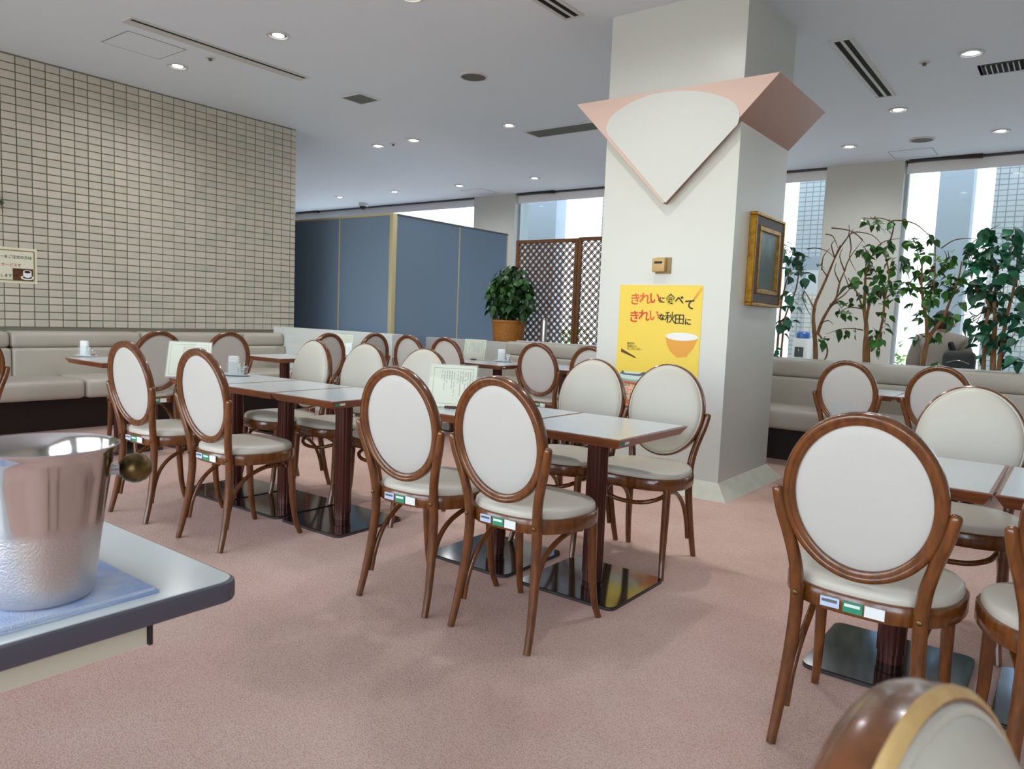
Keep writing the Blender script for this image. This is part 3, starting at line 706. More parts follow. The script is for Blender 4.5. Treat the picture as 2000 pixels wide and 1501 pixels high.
table_b.location = (-3.212, 2.70, 0); table_b.rotation_euler = (0, 0, R(1.5)); table_b['label'] = 'pale square table at the right end of the left long row'
table(-3.722, 2.687, 1.5, 'pale square table in the middle of the left long row, with napkin tray', table_b)
table(-4.232, 2.674, 1.5, 'pale square table at the left end of the left long row, with menu card', table_b)
table(-.442, 2.872, 0, 'pale square table before the near right chair')
table(.118, 2.872, 0, 'pale square table cut off by the right edge')
table(-6.05, 2.80, 90, 'small pale table at the tiled wall bench, with condiment plate')
table(-6.05, 3.36, 90, 'pale table at the tiled wall bench, behind the left menu card')
table(-6.03, 4.33, 90, 'pale table before the white half wall, left of two')
table(-6.03, 4.89, 90, 'pale table before the white half wall, right of two')
table(-4.57, 5.77, 0, 'pale table before the low grey wall, right of two')
table(-5.127, 5.77, 0, 'pale table before the low grey wall, left of two')
table(-3.87, 5.91, 0, 'pale table before the back bench, left of the column')
table(-3.312, 5.91, 0, 'pale table before the back bench, hidden behind the column')
table(-.75, 6.19, 0, 'pale table before the right bench, right of two')
table(-1.306, 6.19, 0, 'pale table before the right bench, left of two')

# ------------------------------------------------------------------ menu cards, condiment sets
def menu_card(x, y, z, deg, label, seed, wd_=.245, ht=.222, lean=14):
    t = thing('menu_card', label, 'menu', (x, y, z), R(deg), 'menu cards in clear sleeves on the tables'); rnd = random.Random(seed)
    lr = R(-lean)
    def rp(o): o.rotation_euler = (lr, 0, 0); return o
    rp(obj('card', bx((-wd_/2+.006, 0, .006), (wd_/2-.006, .0015, ht-.006)), PAPER, t))
    rp(obj('sleeve', bx((-wd_/2, -.0015, 0), (wd_/2, .003, ht)), ACRYL, t))
    bm = N(); m_ = .022
    for lo, hi in (((-wd_/2+m_, -.0004, m_), (wd_/2-m_, 0, m_+.0016)), ((-wd_/2+m_, -.0004, ht-m_-.0016), (wd_/2-m_, 0, ht-m_)), ((-wd_/2+m_, -.0004, m_), (-wd_/2+m_+.0016, 0, ht-m_)), ((wd_/2-m_-.0016, -.0004, m_), (wd_/2-m_, 0, ht-m_))): box(bm, lo, hi)
    rp(obj('printed_border', bm, mat('border_ink', (120, 130, 120), .7), t))
    bm = N(); x_ = wd_/2-.036
    for c in range(12):                                # columns of small characters, too fine to read
        zz = ht-.036; n_ = rnd.choice((6, 9, 14, 18))
        for k in range(n_):
            if rnd.random() < .86: box(bm, (x_-.0022, -.0006, zz-.0034), (x_+.0020, 0, zz))
            zz -= .0070
            if zz < .034: break
        x_ -= .0125 if c != 5 else .018
    rp(obj('printed_text', bm, mat('text_ink', (92, 96, 88), .7), t))
    obj('stand', bx((-.03, -.012, 0), (.03, .035, .012), .003, 1), mat('stand_wood', (72, 40, 26), .5), t)
    return t
def condiments(x, y, z, deg, where, seed):
    c, s_ = math.cos(R(deg)), math.sin(R(deg))
    def W(a, b): return (x+a*c-b*s_, y+a*s_+b*c)
    t = thing('serving_plate', 'white oval condiment plate '+where, 'plate', (x, y, z), R(deg), 'condiment plates')
    bm = N(); lathe(bm, [(0, .003), (.055, .003), (.075, .009), (.083, .012), (.084, .009), (.06, .0), (0, 0)], 36); bmesh.ops.scale(bm, vec=(1.25, .8, 1), verts=bm.verts); obj('plate_body', bm, mat('porcelain', (232, 238, 244), .15), t)
    px, py = W(-.03, .01); h = thing('napkin_holder', 'clear holder of white paper napkins '+where, 'napkins', (px, py, z+.0035), R(deg+8), 'napkin holders')
    obj('holder', bx((-.045, -.02, 0), (.045, .02, .085)), ACRYL, h); obj('napkins', bx((-.036, -.012, .004), (.036, .012, .125), .008, 2), PAPERW, h)
    px, py = W(.052, -.02); g = thing('toothpick_glass', 'small glass of wrapped picks '+where, 'glass', (px, py, z+.0035), 0, 'glasses of picks')
    obj('cup', lathe(N(), [(0, .002), (.020, .002), (.023, .055), (.021, .055), (.018, .005), (0, .005)], 18), ACRYL, g)
    rnd = random.Random(seed)
    for k in range(7):
        a = rnd.uniform(0, 6.28); obj('pick', tube(N(), [(.008*math.cos(a), .008*math.sin(a), .006), (.019*math.cos(a), .019*math.sin(a), .075+rnd.uniform(0, .015))], .0022, 6), PAPERW, g)
    px, py = W(.045, .03); k_ = thing('salt_shaker', 'glass shaker with steel cap '+where, 'shaker', (px, py, z+.0035), 0, 'table shakers')
    obj('jar', lathe(N(), [(0, 0), (.017, 0), (.018, .045), (.015, .05), (0, .05)], 18), ACRYL, k_); obj('spice', lathe(N(), [(0, .003), (.0145, .003), (.015, .02), (0, .02)], 14), mat('spice', (150, 84, 40), .8), k_)
    obj('cap', lathe(N(), [(.017, .048), (.017, .058), (.012, .064), (0, .065)], 18), STEEL, k_)
ZT = .7205
def tz(px, py): q = atZ(px, py, ZT); return q.x, q.y
q = tz(880, 797); menu_card(q[0], q[1], ZT, 28, 'ivory menu card on the centre table', 1)
q = tz(364, 738); menu_card(q[0], q[1], ZT, 34, 'ivory menu card on the left long table', 2, .285, .235)
q = tz(655, 692); menu_card(-6.0, 4.98, ZT, 25, 'menu card on the table before the white half wall', 3)
menu_card(-4.98, 5.88, ZT, 20, 'menu card on the table before the low grey wall', 4)
q = tz(462, 733); condiments(q[0], q[1], ZT, 20, 'on the left long table', 1)
q = tz(168, 696); condiments(q[0], q[1], ZT, 15, 'on the small table at the tiled wall', 2)
condiments(-5.86, 5.0, ZT, 20, 'before the white half wall', 3)
condiments(-4.66, 5.98, ZT, 20, 'before the low grey wall', 4)
condiments(-2.26, 2.83, ZT, 20, 'behind the near centre chair', 5)
condiments(-.56, 2.80, ZT, 0, 'on the near right table', 6)
for (x, y, dg, lb) in ((-.66, 2.98, 70, 'clear upright acrylic stand on the near right table'), (-1.33, 6.30, 60, 'clear upright acrylic stand on the right back table')):
    t = thing('acrylic_stand', lb, 'stand', (x, y, ZT), R(dg)); o = obj('upright', bx((-.08, -.002, .002), (.08, .002, .19)), ACRYL, t); o.rotation_euler = (R(-12), 0, 0)
    obj('foot', bx((-.08, -.03, 0), (.08, .03, .004)), ACRYL, t)

# ------------------------------------------------------------------ sign on the tiled wall
s0 = atX(0, 484, TX+.006); s1 = atX(72, 487, TX+.006); s2 = atX(75, 555, TX+.006)
SW, SH = .86, s1.z-s2.z
sg = thing('wall_sign', 'laminated paper sign with Japanese text and a coffee cup picture', 'sign', (TX+.005, s1.y-SW, s2.z))
obj('sheet', bx((0, 0, 0), (.003, SW, SH), .0), PAPER, sg)
obj('border', frame_bars(.022, SW-.022, .022, SH-.022, .008, .003, .0036), mat('olive_ink', (150, 128, 60), .6), sg)
def stext(body, yr, z, size, m): obj('lettering', text_mesh(body, size, .0003), m, sg, (.0042, yr, z), (R(90), 0, R(90)))
yv = SW-(s1.y-s0.y)                                   # local y of the frame's left edge
P_ = .0325
stext('コーヒーをご注文の方は', SW-.045-11*P_, SH*.70, P_, BLACK)
stext('サービス', SW-.135-5*P_, SH*.47, P_, RED); stext('で', SW-.135-P_, SH*.47, P_, BLACK)
stext('ご提供致します', SW-.21-7*P_, SH*.17, P_, BLACK)
obj('photo', bx((.003, SW-.205, .022), (.0042, SW-.035, .137)), mat('photo_brown', (62, 36, 20), .4, noise=(30, (110, 62, 28))), sg)
def cupdisc(y, z, a, b, m, x): obj('printed_cup', prism(N(), [(x, y+p[0], z+p[1]) for p in ell(a, b, 28)], (.0003, 0, 0)), m, sg, smooth=0)
cupdisc(SW-.085, .055, .055, .022, PAPERW, .0043); cupdisc(SW-.085, .058, .04, .013, mat('photo_dark', (44, 26, 16), .4), .0046)
cupdisc(SW-.085, .088, .036, .034, PAPERW, .0048); cupdisc(SW-.085, .108, .036, .018, PAPERW, .0051); cupdisc(SW-.085, .108, .026, .012, mat('photo_dark', (44, 26, 16), .4), .0054)

# ------------------------------------------------------------------ plants
def leaf_mesh(L=.09, Wd=.066, fold=.25, curl=.25):
    bm = N(); n = 6; mid = []; lf = []; rg = []
    for k in range(n+1):
        t = k/n; w_ = Wd/2*math.sin(math.pi*min(1, t*1.02)**.8)*(1-.25*t) if 0 < k < n else 0
        z = -curl*L*t*t; mid.append(bm.verts.new((0, t*L, z)))
        if 0 < k < n: lf.append(bm.verts.new((-w_, t*L, z+fold*w_))); rg.append(bm.verts.new((w_, t*L, z+fold*w_)))
    for side in (lf, rg):
        bm.faces.new((mid[0], mid[1], side[0])); bm.faces.new((mid[n-1], mid[n], side[-1]))
        for k in range(n-2): bm.faces.new((mid[k+1], mid[k+2], side[k+1], side[k]))
    return mesh(bm, 'leaf', 60)
LEAF_ME = [leaf_mesh(), leaf_mesh(.075, .06, .35, .4), leaf_mesh(.105, .075, .2, .35)]
LEAF_MB = [leaf_mesh(.12, .10, .2, .3), leaf_mesh(.10, .085, .3, .45)]
def zpx(x, y): return 1480+x*.31981, 280+y*.31979          # coordinates measured in an enlarged view
def tree(label, base_px, stems, twigs, clusters, Y, leafs, lm, seed, leafscale=1.0):
    rnd = random.Random(seed); b = atY(*zpx(*base_px), Y); base = Vector((b.x, Y, .80))
    t = thing('artificial_tree', label, 'tree', base, 0, 'leafy trees in the planter behind the bench')
    def Pp(q, dy=0): v = atY(*zpx(q[0], q[1]), Y+dy); return v-base
    for pts, r0, r1 in stems:
        dy = rnd.uniform(-.06, .06); n = len(pts); P3 = [Pp(p_, dy*k/n+(p_[2] if len(p_) > 2 else 0)) for k, p_ in enumerate(pts)]
        if P3[0].z < .12: P3[0].z = 0
        obj('trunk', tube(N(), P3, [r0+(r1-r0)*k/(n-1) for k in range(n)], 8, 4), BARK, t)
    for pts in twigs:
        dy = rnd.uniform(-.2, .2); n = len(pts)
        obj('twig', tube(N(), [Pp(p_, dy*k/max(1, n-1)) for k, p_ in enumerate(pts)], [.007-.005*k/(n-1) for k in range(n)], 5, 3), TWIG, t)
    bm = N()
    for (cx, cy, rx, ry, cnt) in clusters:                 # fine shoots that carry the leaves
        for k in range(max(2, cnt//4)):
            a0 = (cx+rnd.uniform(-.3, .3)*rx, cy+rnd.uniform(.0, .5)*ry); a1 = (cx+rnd.uniform(-1, 1)*rx, cy+rnd.uniform(-1, .6)*ry)
            m_ = ((a0[0]+a1[0])/2+rnd.uniform(-12, 12), (a0[1]+a1[1])/2-15); d0 = rnd.uniform(-.15, .15)
            tube(bm, [Pp(a0, d0*.3), Pp(m_, d0*.7), Pp(a1, d0)], [.004, .003, .0015], 4, 3)
    ft_ = obj('fine_shoots', bm, TWIG, t); ft_['kind'] = 'stuff'
    for (cx, cy, rx, ry, cnt) in clusters:
        for k in range(cnt):
            while True:
                u, v = rnd.uniform(-1, 1), rnd.uniform(-1, 1)
                if u*u+v*v < 1: break
            p = Pp((cx+u*rx, cy+v*ry), rnd.uniform(-.2, .2))
            o = obj('leaf', rnd.choice(leafs), lm, t, p, (rnd.uniform(-1.2, .35), rnd.uniform(-.7, .7), rnd.uniform(0, 6.28)))
            s_ = rnd.uniform(.75, 1.15)*leafscale; o.scale = (s_, s_, s_)
tree('leafy tree half hidden behind the framed painting', (128, 1310), [([(112, 1310), (125, 1180), (140, 1000), (165, 880), (200, 760)], .014, .006), ([(140, 1310), (150, 1200), (170, 1050), (230, 900), (255, 760)], .013, .006)], [[(130, 900), (140, 800), (150, 700)]],
     [(175, 650, 45, 50, 14), (250, 760, 70, 95, 26), (200, 960, 60, 70, 14), (165, 1110, 55, 65, 14), (120, 1280, 25, 30, 5)], 7.62, LEAF_MB, LEAFB, 1, .9)
tree('almost bare tree with thin arching twigs', (356, 1325), [([(356, 1325), (352, 1240), (343, 1130), (340, 1060), (352, 975), (385, 900), (425, 810), (470, 700), (505, 620)], .024, .006), ([(362, 1170), (395, 1080), (440, 1000), (480, 940), (500, 850), (530, 780)], .017, .006), ([(350, 1020), (310, 940), (285, 900)], .009, .003), ([(440, 985), (520, 930), (560, 890)], .009, .003), ([(372, 1165), (420, 1235), (422, 1290), (405, 1325)], .009, .007)],
     [[(300, 645), (350, 638), (420, 655), (470, 700)], [(450, 515), (540, 527), (600, 550), (655, 610)], [(415, 555), (460, 568), (490, 640)], [(470, 700), (520, 610), (560, 560), (585, 520)], [(500, 640), (555, 560), (556, 495)], [(530, 780), (560, 700), (640, 590)], [(390, 770), (400, 690), (440, 640)], [(530, 780), (500, 690), (520, 640)], [(425, 810), (395, 770), (385, 730)], [(285, 900), (275, 940), (300, 1010), (330, 1060)], [(555, 560), (600, 540), (700, 560), (760, 620)], [(560, 890), (540, 830), (525, 790)], [(470, 700), (450, 620), (475, 590)], [(500, 850), (470, 780), (480, 730)], [(440, 1000), (500, 960), (540, 985)], [(480, 940), (560, 860), (600, 830)], [(380, 1100), (430, 1080), (460, 1105)], [(560, 560), (570, 640), (560, 700), (600, 780)], [(640, 590), (610, 560), (580, 548)]],
     [(366, 748, 10, 12, 1), (395, 1195, 25, 18, 6), (478, 978, 8, 8, 2)], 7.5, LEAF_ME, LEAF, 2)
tree('leafy tree with twin twisted trunks before the white pier', (668, 1345), [([(660, 1345), (655, 1240), (665, 1130), (650, 1020), (655, 900), (660, 800), (690, 700)], .024, .007), ([(680, 1345), (672, 1240), (658, 1130), (672, 1020), (690, 960)], .018, .012), ([(690, 1270), (735, 1190), (765, 1060), (775, 950), (802, 810), (770, 640)], .013, .006), ([(640, 1000), (600, 900), (550, 820)], .009, .004)],
     [[(690, 700), (740, 620), (800, 590), (870, 580)], [(810, 590), (830, 500), (800, 470), (740, 455), (690, 460), (640, 450)], [(890, 472), (830, 470), (800, 480)], [(640, 1140), (580, 1130), (500, 1135), (415, 1165)], [(640, 1010), (560, 1000), (500, 1030)], [(720, 1190), (745, 1260), (735, 1320)], [(775, 950), (850, 900), (930, 870)]],
     [(650, 465, 28, 22, 3), (700, 460, 20, 14, 2), (745, 500, 40, 45, 8), (885, 470, 16, 14, 2), (820, 490, 22, 22, 3), (800, 600, 40, 24, 4), (670, 670, 60, 55, 18), (750, 640, 30, 30, 5), (690, 770, 70, 60, 16), (600, 870, 50, 60, 12), (760, 900, 100, 90, 36), (680, 960, 60, 50, 10), (820, 740, 40, 50, 8), (580, 970, 30, 30, 4), (500, 1035, 20, 35, 3), (565, 1045, 35, 25, 5), (490, 1150, 16, 20, 2), (535, 1155, 16, 20, 2), (600, 1150, 12, 18, 1), (740, 1160, 50, 50, 13), (735, 1255, 16, 14, 2), (770, 1070, 40, 50, 6)], 7.48, LEAF_ME, LEAF, 3)
tree('leafy tree with a leaning trunk in front of the seated person', (1002, 1355), [([(1000, 1355), (1018, 1280), (1040, 1200), (1075, 1140), (1130, 1080)], .024, .014), ([(1035, 1210), (1030, 1080), (1012, 980), (1000, 860), (1003, 740)], .018, .007), ([(1130, 1080), (1175, 960), (1225, 830), (1245, 720)], .013, .005), ([(1060, 960), (1080, 820), (1085, 600)], .009, .004)],
     [[(890, 472), (960, 490), (1030, 545), (1085, 610)], [(1085, 610), (1060, 570), (1020, 580)], [(1120, 640), (1200, 590), (1290, 580), (1340, 585)], [(1000, 740), (970, 640), (950, 570)], [(960, 880), (900, 900), (850, 960)], [(1130, 1080), (1210, 1060), (1290, 1040)], [(1180, 950), (1230, 880), (1300, 820)]],
     [(1055, 572, 40, 26, 6), (930, 590, 32, 40, 9), (1000, 665, 55, 40, 14), (900, 740, 40, 60, 14), (975, 800, 40, 60, 10), (1090, 770, 60, 60, 18), (1170, 700, 50, 50, 12), (1060, 880, 80, 60, 26), (1190, 860, 60, 70, 20), (920, 880, 60, 50, 16), (1040, 970, 50, 40, 10), (930, 990, 25, 20, 3), (1000, 1050, 40, 35, 8), (1080, 1060, 40, 40, 8), (1190, 1060, 45, 40, 9), (985, 1190, 30, 28, 5), (1095, 1180, 40, 40, 8), (1085, 1345, 16, 12, 2), (1240, 980, 26, 20, 4)], 7.52, LEAF_ME, LEAF, 4)
tree('dense blue-green tree at the right edge', (1440, 1375), [([(1382, 1375), (1385, 1240), (1392, 1110), (1410, 1000), (1380, 900)], .018, .008), ([(1440, 1375), (1440, 1230), (1450, 1080), (1445, 950), (1470, 800)], .024, .01), ([(1470, 1375), (1490, 1230), (1520, 1060), (1555, 920), (1590, 760)], .018, .009)], [[(1380, 560), (1430, 520), (1480, 495)], [(1400, 1000), (1330, 1060), (1260, 1100)], [(1260, 660), (1330, 590), (1380, 580)]],
     [(1390, 540, 40, 25, 7), (1400, 640, 90, 70, 24), (1540, 560, 80, 60, 16), (1310, 720, 60, 70, 20), (1480, 740, 110, 80, 30), (1590, 700, 60, 90, 20), (1340, 880, 80, 70, 24), (1470, 900, 90, 70, 22), (1590, 900, 60, 80, 18), (1330, 1080, 80, 50, 16), (1400, 1010, 60, 50, 10), (1500, 1050, 80, 60, 18), (1350, 1200, 60, 40, 12), (1420, 1190, 60, 50, 14), (1540, 1190, 70, 70, 18), (1590, 1090, 50, 60, 10), (1570, 1320, 60, 40, 10), (1390, 1280, 30, 30, 5)], 7.5, LEAF_MB, LEAFB, 5)
# potted plant in a rattan basket
p0 = atY(965, 628, 7.60); p1 = atY(1018, 628, 7.60); cx = (p0.x+p1.x)/2
t = thing('potted_plant', 'bushy dark green plant in an orange rattan basket', 'plant', (cx, 7.63, .80))
rr = (p1.x-p0.x)/2
obj('basket', lathe(N(), [(0, .0), (rr*.86, .0), (rr*.98, .30), (rr*1.03, .31), (rr*1.03, .335), (rr*.95, .335), (rr*.93, .28), (0, .28)], 36), RATTAN, t)
obj('stem', tube(N(), [(0, 0, .27), (.02, .01, .5), (-.02, 0, .75)], [.02, .015, .01], 8, 3), BARK, t)
bm = N(); rnd = random.Random(11); lm_ = LEAF_ME[0]
def addleaf(bm, pos, eul, s_):
    M = Matrix.Translation(pos) @ eul.to_matrix().to_4x4() @ Matrix.Scale(s_, 4)
    vs = [bm.verts.new(M @ v.co) for v in lm_.vertices]
    for f in lm_.polygons: bm.faces.new([vs[i] for i in f.vertices])
from mathutils import Euler
for k in range(620):
    while True:
        v = Vector((rnd.uniform(-1, 1), rnd.uniform(-1, 1), rnd.uniform(-1, 1)))
        if .35 < v.length < 1: break
    pos = Vector((v.x*.36+.03, v.y*.19-.03, .70+v.z*.36-.10*abs(v.x)))
    addleaf(bm, pos, Euler((rnd.uniform(-1.5, -.2), rnd.uniform(-.6, .6), rnd.uniform(0, 6.28))), rnd.uniform(.9, 1.35))
f = obj('foliage', bm, LEAFD, t); f['kind'] = 'stuff'
# small hanging ivy at the left edge
p = atX(2, 405, TX+.05)
t = thing('hanging_ivy', 'small hanging sprig of green ivy at the left edge', 'plant', (TX+.004, p.y-.10, p.z+.10))
obj('bracket', bx((0, -.02, -.02), (.03, .02, .02), .004, 1), mat('bracket_white', (220, 220, 214), .6), t)
rnd = random.Random(5)
obj('vine', tube(N(), [(.03, 0, 0), (.06, .03, .02), (.07, .08, -.05), (.06, .11, -.14)], .003, 5, 3), TWIG, t)
for k in range(26):
    u = rnd.random(); o = obj('leaf', LEAF_ME[1], LEAF, t, (.05+rnd.uniform(-.02, .03), .0+u*.11+rnd.uniform(-.04, .02), .02-u*u*.14+rnd.uniform(-.03, .03)), (rnd.uniform(-1.2, .2), rnd.uniform(-.6, .6), rnd.uniform(0, 6.28))); o.scale = (.55,)*3

# ------------------------------------------------------------------ foreground table with ice bucket
ft = thing('serving_table', 'white table with grey rubber edge in the left foreground', 'table', (-1.098, .712, 0))
FX, FY = -1.5, -1.2
bm = bx((FX, FY, .690), (-.008, -.008, .7195), 0)
bmesh.ops.bevel(bm, geom=[e for e in bm.edges if abs(e.verts[0].co.z-e.verts[1].co.z) > .01], offset=.03, segments=5, profile=.5, affect='EDGES')
obj('tabletop', bm, mat('white_top', (222, 228, 226), .18), ft)
bm = bx((FX-.008, FY-.008, .683), (0, 0, .718), 0)
bmesh.ops.bevel(bm, geom=[e for e in bm.edges if abs(e.verts[0].co.z-e.verts[1].co.z) > .01], offset=.038, segments=5, profile=.5, affect='EDGES')
bmesh.ops.bevel(bm, geom=[e for e in bm.edges if abs(e.verts[0].co.z-e.verts[1].co.z) < .001], offset=.006, segments=2, profile=.5, affect='EDGES')
obj('edge_band', bm, mat('grey_rubber', (84, 82, 92), .4), ft)
obj('apron', bx((FX+.1, FY+.1, .642), (-.03, -.152, .685)), mat('cream_board', (214, 206, 184), .5), ft)
obj('apron_edge', bx((-.035, -.150, .642), (-.026, -.144, .686)), mat('apron_dark', (40, 34, 36), .5), ft)
for x, y in ((-.2, -.35), (-.2, -1.0), (-1.3, -.35), (-1.3, -1.0)): obj('leg', tube(N(), [(x, y, .60), (x, y, 0)], .025, 12), mat('leg_grey', (90, 90, 94), .4, metal=.6), ft)
BX, BY, BZ = -1.226, .4496, .7285
tw = thing('folded_towel', 'folded blue and white cloth under the ice bucket', 'towel', (BX, BY, .7195))
TOW = mat('blue_towel', (150, 176, 226), .9, noise=(14, (206, 216, 232)), bump=(400, .4))
for k, z in enumerate((.0, .0045)):
    bm = bx((-.30, -.26, z), (.092-.004*k, .135-.004*k, z+.0042), .0018, 2); obj('fold', bm, TOW, tw)
obj('stitched_edge', tube(N(), [(.089, -.25, .0065), (.090, -.08, .007), (.088, .128, .0065)], .0035, 6, 3), mat('towel_edge', (196, 208, 232), .9, bump=(500, .6)), tw)
bk = thing('ice_bucket', 'polished steel wine bucket beaded with condensation', 'bucket', (BX, BY, BZ+.0))
def steel_wet():
    m = bpy.data.materials.new('wet_steel'); m.use_nodes = True; t = m.node_tree; b = t.nodes['Principled BSDF']
    b.inputs['Metallic'].default_value = 1; b.inputs['Base Color'].default_value = lin((214, 208, 206)); b.inputs['Roughness'].default_value = .12
    tc = t.nodes.new('ShaderNodeTexCoord'); v = t.nodes.new('ShaderNodeTexVoronoi'); v.inputs['Scale'].default_value = 330; t.links.new(tc.outputs['Object'], v.inputs[0])
    sp = t.nodes.new('ShaderNodeSeparateXYZ'); t.links.new(tc.outputs['Object'], sp.inputs[0])
    mr = t.nodes.new('ShaderNodeMapRange'); mr.inputs[1].default_value = .125; mr.inputs[2].default_value = .105; t.links.new(sp.outputs[2], mr.inputs[0])   # droplets below the ice line
    rg = t.nodes.new('ShaderNodeMath'); rg.operation = 'MULTIPLY_ADD'; rg.inputs[1].default_value = .30; rg.inputs[2].default_value = .12; t.links.new(mr.outputs[0], rg.inputs[0]); t.links.new(rg.outputs[0], b.inputs['Roughness'])
    st = t.nodes.new('ShaderNodeMath'); st.operation = 'MULTIPLY'; st.inputs[1].default_value = .22; t.links.new(mr.outputs[0], st.inputs[0])
    bp = t.nodes.new('ShaderNodeBump'); bp.inputs['Distance'].default_value = .002; bp.invert = True; t.links.new(st.outputs[0], bp.inputs['Strength']); t.links.new(v.outputs['Distance'], bp.inputs['Height']); t.links.new(bp.outputs[0], b.inputs['Normal']); return m
RB, RTT, HB = .0715, .1072, .233
prof = [(0, .002), (RB-.012, .0), (RB-.004, .003), (RB, .012)]
for k in range(1, 9):
    u = k/8; prof.append((RB+(.0985-RB)*u**1.15, .012+(HB-.03)*u))
prof += [(.1025, HB-.008), (.1065, HB-.003), (RTT, HB), (.1055, HB+.001), (.100, HB-.006), (.094, HB-.03), (.072, .02), (0, .014)]
obj('bucket_body', lathe(N(), prof, 64), steel_wet(), bk)
kd = Vector((.345, .939, 0)); kz = .188
for s_ in (1, -1):
    kb = obj('knob', lathe(N(), [(0, -.025), (.010, -.023), (.019, -.015), (.0238, -.004), (.0238, .005), (.019, .016), (.010, .023), (0, .025)], 24), BRASS, bk, kd*(s_*.128)+Vector((0, 0, kz)), (R(90), 0, math.atan2(kd.y, kd.x)+R(90)))
    obj('knob_stem', tube(N(), [kd*(s_*.090)+Vector((0, 0, kz)), kd*(s_*.106)+Vector((0, 0, kz))], .009, 14), STEEL, bk)
t = thing('ice', 'heap of clear ice cubes inside the steel bucket', 'ice', (BX, BY, BZ+.10)); rnd = random.Random(3)
for k in range(16):
    a = rnd.uniform(0, 6.28); r_ = rnd.uniform(0, .055); o = obj('ice_cube', bx((-.014, -.014, -.014), (.014, .014, .014), .004, 2), ACRYL, t, (r_*math.cos(a), r_*math.sin(a), rnd.uniform(.0, .03)), (rnd.random(), rnd.random(), rnd.random()))

# ------------------------------------------------------------------ drinks machine and the seated person by the windows
p = atY(1566, 690, 9.2)
t = thing('water_dispenser', 'white water dispenser with a blue top behind the trees', 'dispenser', (p.x, 9.2, 0))
obj('body', bx((-.085, -.12, 0), (.085, .12, 1.06), .012), PWHITE, t); obj('bottle', lathe(N(), [(.06, 1.055), (.08, 1.07), (.08, 1.12), (.06, 1.14), (0, 1.145)], 24), mat('bottle_blue', (60, 110, 180), .3), t)
obj('tap_recess', bx((-.05, -.126, .84), (.05, -.118, .96), .006), mat('recess_grey', (70, 74, 80), .5), t); obj('tap', tube(N(), [(0, -.12, .94), (0, -.15, .935), (0, -.152, .91)], .01, 8), STEEL, t)
PYY = 8.75
pc = atY(1836, 690, PYY)
stool = thing('window_seat', 'low grey bench seat under the person by the window', 'seat', (pc.x, PYY+.02, 0))
obj('seat_top', bx((-.6, -.16, .38), (.6, .26, .435), .015), mat('seat_grey', (120, 120, 118), .7), stool)
for x in (-.5, .5): obj('leg', bx((x-.03, -.12, 0), (x+.03, .2, .38), .006), mat('seat_leg', (70, 70, 70), .6), stool)
person = thing('person', 'seated person in a loose grey top, seen from behind through the trees', 'person', (pc.x, PYY, 0))
def skin(name, verts, edges_, radii, m, sub=2, root=0):
    me = bpy.data.meshes.new(name); me.from_pydata([Vector(v) for v in verts], edges_, []); o = bpy.data.objects.new(name, me); C.objects.link(o)
    md = o.modifiers.new('s', 'SKIN'); md.use_smooth_shade = True
    for i, r in enumerate(radii):
        sv = me.skin_vertices[0].data[i]; sv.radius = r if isinstance(r, tuple) else (r, r); sv.use_root = (i == root)
    ss = o.modifiers.new('u', 'SUBSURF'); ss.levels = sub; ss.render_levels = sub
    bpy.context.view_layer.update()
    me2 = bpy.data.meshes.new_from_object(o.evaluated_get(bpy.context.evaluated_depsgraph_get())); bpy.data.objects.remove(o)
    me2.shade_smooth(); me2.materials.clear(); return obj(name, me2, m, person, smooth=0)
SK = mat('skin', (206, 164, 140), .55); GT = mat('grey_top', (150, 140, 132), .9, bump=(60, .3)); TR = mat('dark_trousers', (46, 46, 52), .9); HR = mat('dark_hair', (28, 22, 20), .6, bump=(90, .6))
# joints: pelvis 0, waist 1, chest 2, neck base 3, neck 4, head 5, crown 6; arms; legs (facing +y)
V = [(0, 0, .56), (0, -.01, .77), (0, -.02, 1.00), (0, .01, 1.13), (0, .04, 1.19), (0, .07, 1.26), (0, .07, 1.34)]
Ed = [(0, 1), (1, 2), (2, 3), (3, 4), (4, 5), (5, 6)]; Rd = [(.15, .12), (.135, .10), (.15, .10), (.09, .07), .052, (.075, .09), (.065, .08)]
for s_ in (-1, 1):
    i = len(V); V += [(s_*.17, .0, 1.09), (s_*.24, .03, .85), (s_*.16, .24, .68), (s_*.11, .33, .66)]; Ed += [(3, i), (i, i+1), (i+1, i+2), (i+2, i+3)]; Rd += [.058, .045, .033, (.018, .035)]
    for f in range(4):
        j = len(V); x = s_*(.11-.022+.016*f); L = (.03, .04, .042, .036)[f]
        V += [(x, .37, .655), (x, .37+L, .645), (x-s_*.004, .375+L*1.5, .622)]; Ed += [(i+3, j), (j, j+1), (j+1, j+2)]; Rd += [.009, .0085, .007]
    j = len(V); V += [(s_*.07, .34, .662), (s_*.055, .37, .655)]; Ed += [(i+3, j), (j, j+1)]; Rd += [.0105, .009]
    k = len(V); V += [(s_*.10, .05, .55), (s_*.12, .44, .53), (s_*.12, .46, .10), (s_*.12, .58, .04)]; Ed += [(0, k), (k, k+1), (k+1, k+2), (k+2, k+3)]; Rd += [.085, .06, .04, (.035, .045)]
skin('body', V, Ed, Rd, SK)
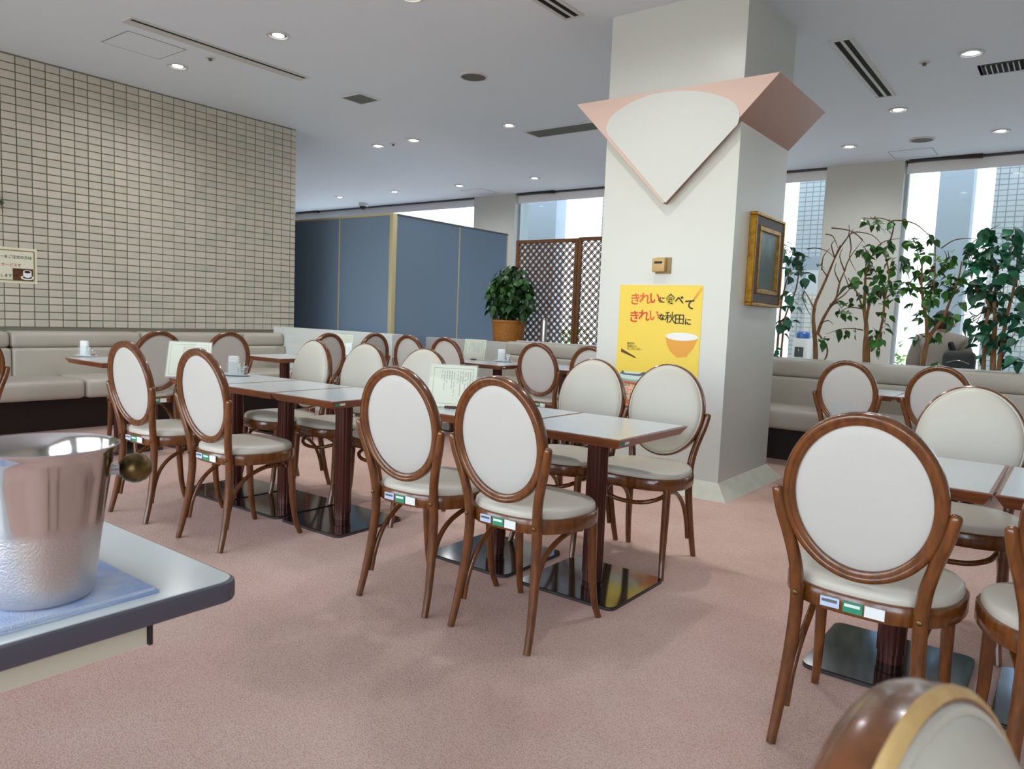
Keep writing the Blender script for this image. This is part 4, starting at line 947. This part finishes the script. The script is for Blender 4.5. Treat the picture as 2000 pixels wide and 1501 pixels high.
skin('top', [(0, -.005, .60), (0, -.015, .78), (0, -.03, 1.00), (0, .0, 1.115), (-.175, -.005, 1.09), (-.25, .03, .85), (-.20, .15, .73), (.175, -.005, 1.09), (.25, .03, .85), (.20, .15, .73), (0, .035, 1.175)], [(0, 1), (1, 2), (2, 3), (3, 4), (4, 5), (5, 6), (3, 7), (7, 8), (8, 9), (3, 10)],
     [(.20, .16), (.19, .145), (.20, .145), (.15, .115), .10, .085, .066, .10, .085, .066, (.075, .07)], GT)
skin('trousers', [(0, 0, .57), (-.10, .06, .555), (-.12, .45, .535), (-.12, .465, .12), (.10, .06, .555), (.12, .45, .535), (.12, .465, .12)], [(0, 1), (1, 2), (2, 3), (0, 4), (4, 5), (5, 6)], [(.165, .13), .098, .073, .055, .098, .073, .055], TR)
bm = N(); lathe(bm, [(.0, .118), (.05, .112), (.084, .085), (.098, .045), (.100, .0), (.094, -.05), (.078, -.085), (0, -.09)], 24); bmesh.ops.scale(bm, vec=(.92, 1.05, 1), verts=bm.verts)
obj('hair', bm, HR, person, (0, .052, 1.305), (R(-14), 0, 0))
bm = N(); lathe(bm, [(0, -.02), (.012, -.016), (.016, 0), (.012, .018), (0, .022)], 10)
for s_ in (-1, 1): obj('ear', bm.copy() if s_ < 0 else bm, SK, person, (s_*.088, .085, 1.27))
bp_ = thing('backpack', 'dark grey backpack hanging at the seated person right side', 'bag', (pc.x+.20, PYY-.23, .60))
bm = bx((-.14, -.10, 0), (.14, .10, .42), .06, 4); obj('bag_body', bm, mat('bag_fabric', (52, 56, 54), .85, bump=(80, .3)), bp_)
obj('pocket', bx((-.11, -.135, .03), (.11, -.09, .22), .03, 3), mat('bag_pocket', (44, 48, 46), .85), bp_)
obj('zip', tube(N(), [(-.10, -.103, .30), (0, -.108, .33), (.10, -.103, .30)], .004, 6, 4), STEEL, bp_); obj('strap', tube(N(), [(-.06, .06, .38), (-.10, .06, .47), (-.08, .0, .50), (-.04, -.02, .42)], .016, 8, 4, flat=.4), mat('bag_strap', (36, 38, 38), .8), bp_)
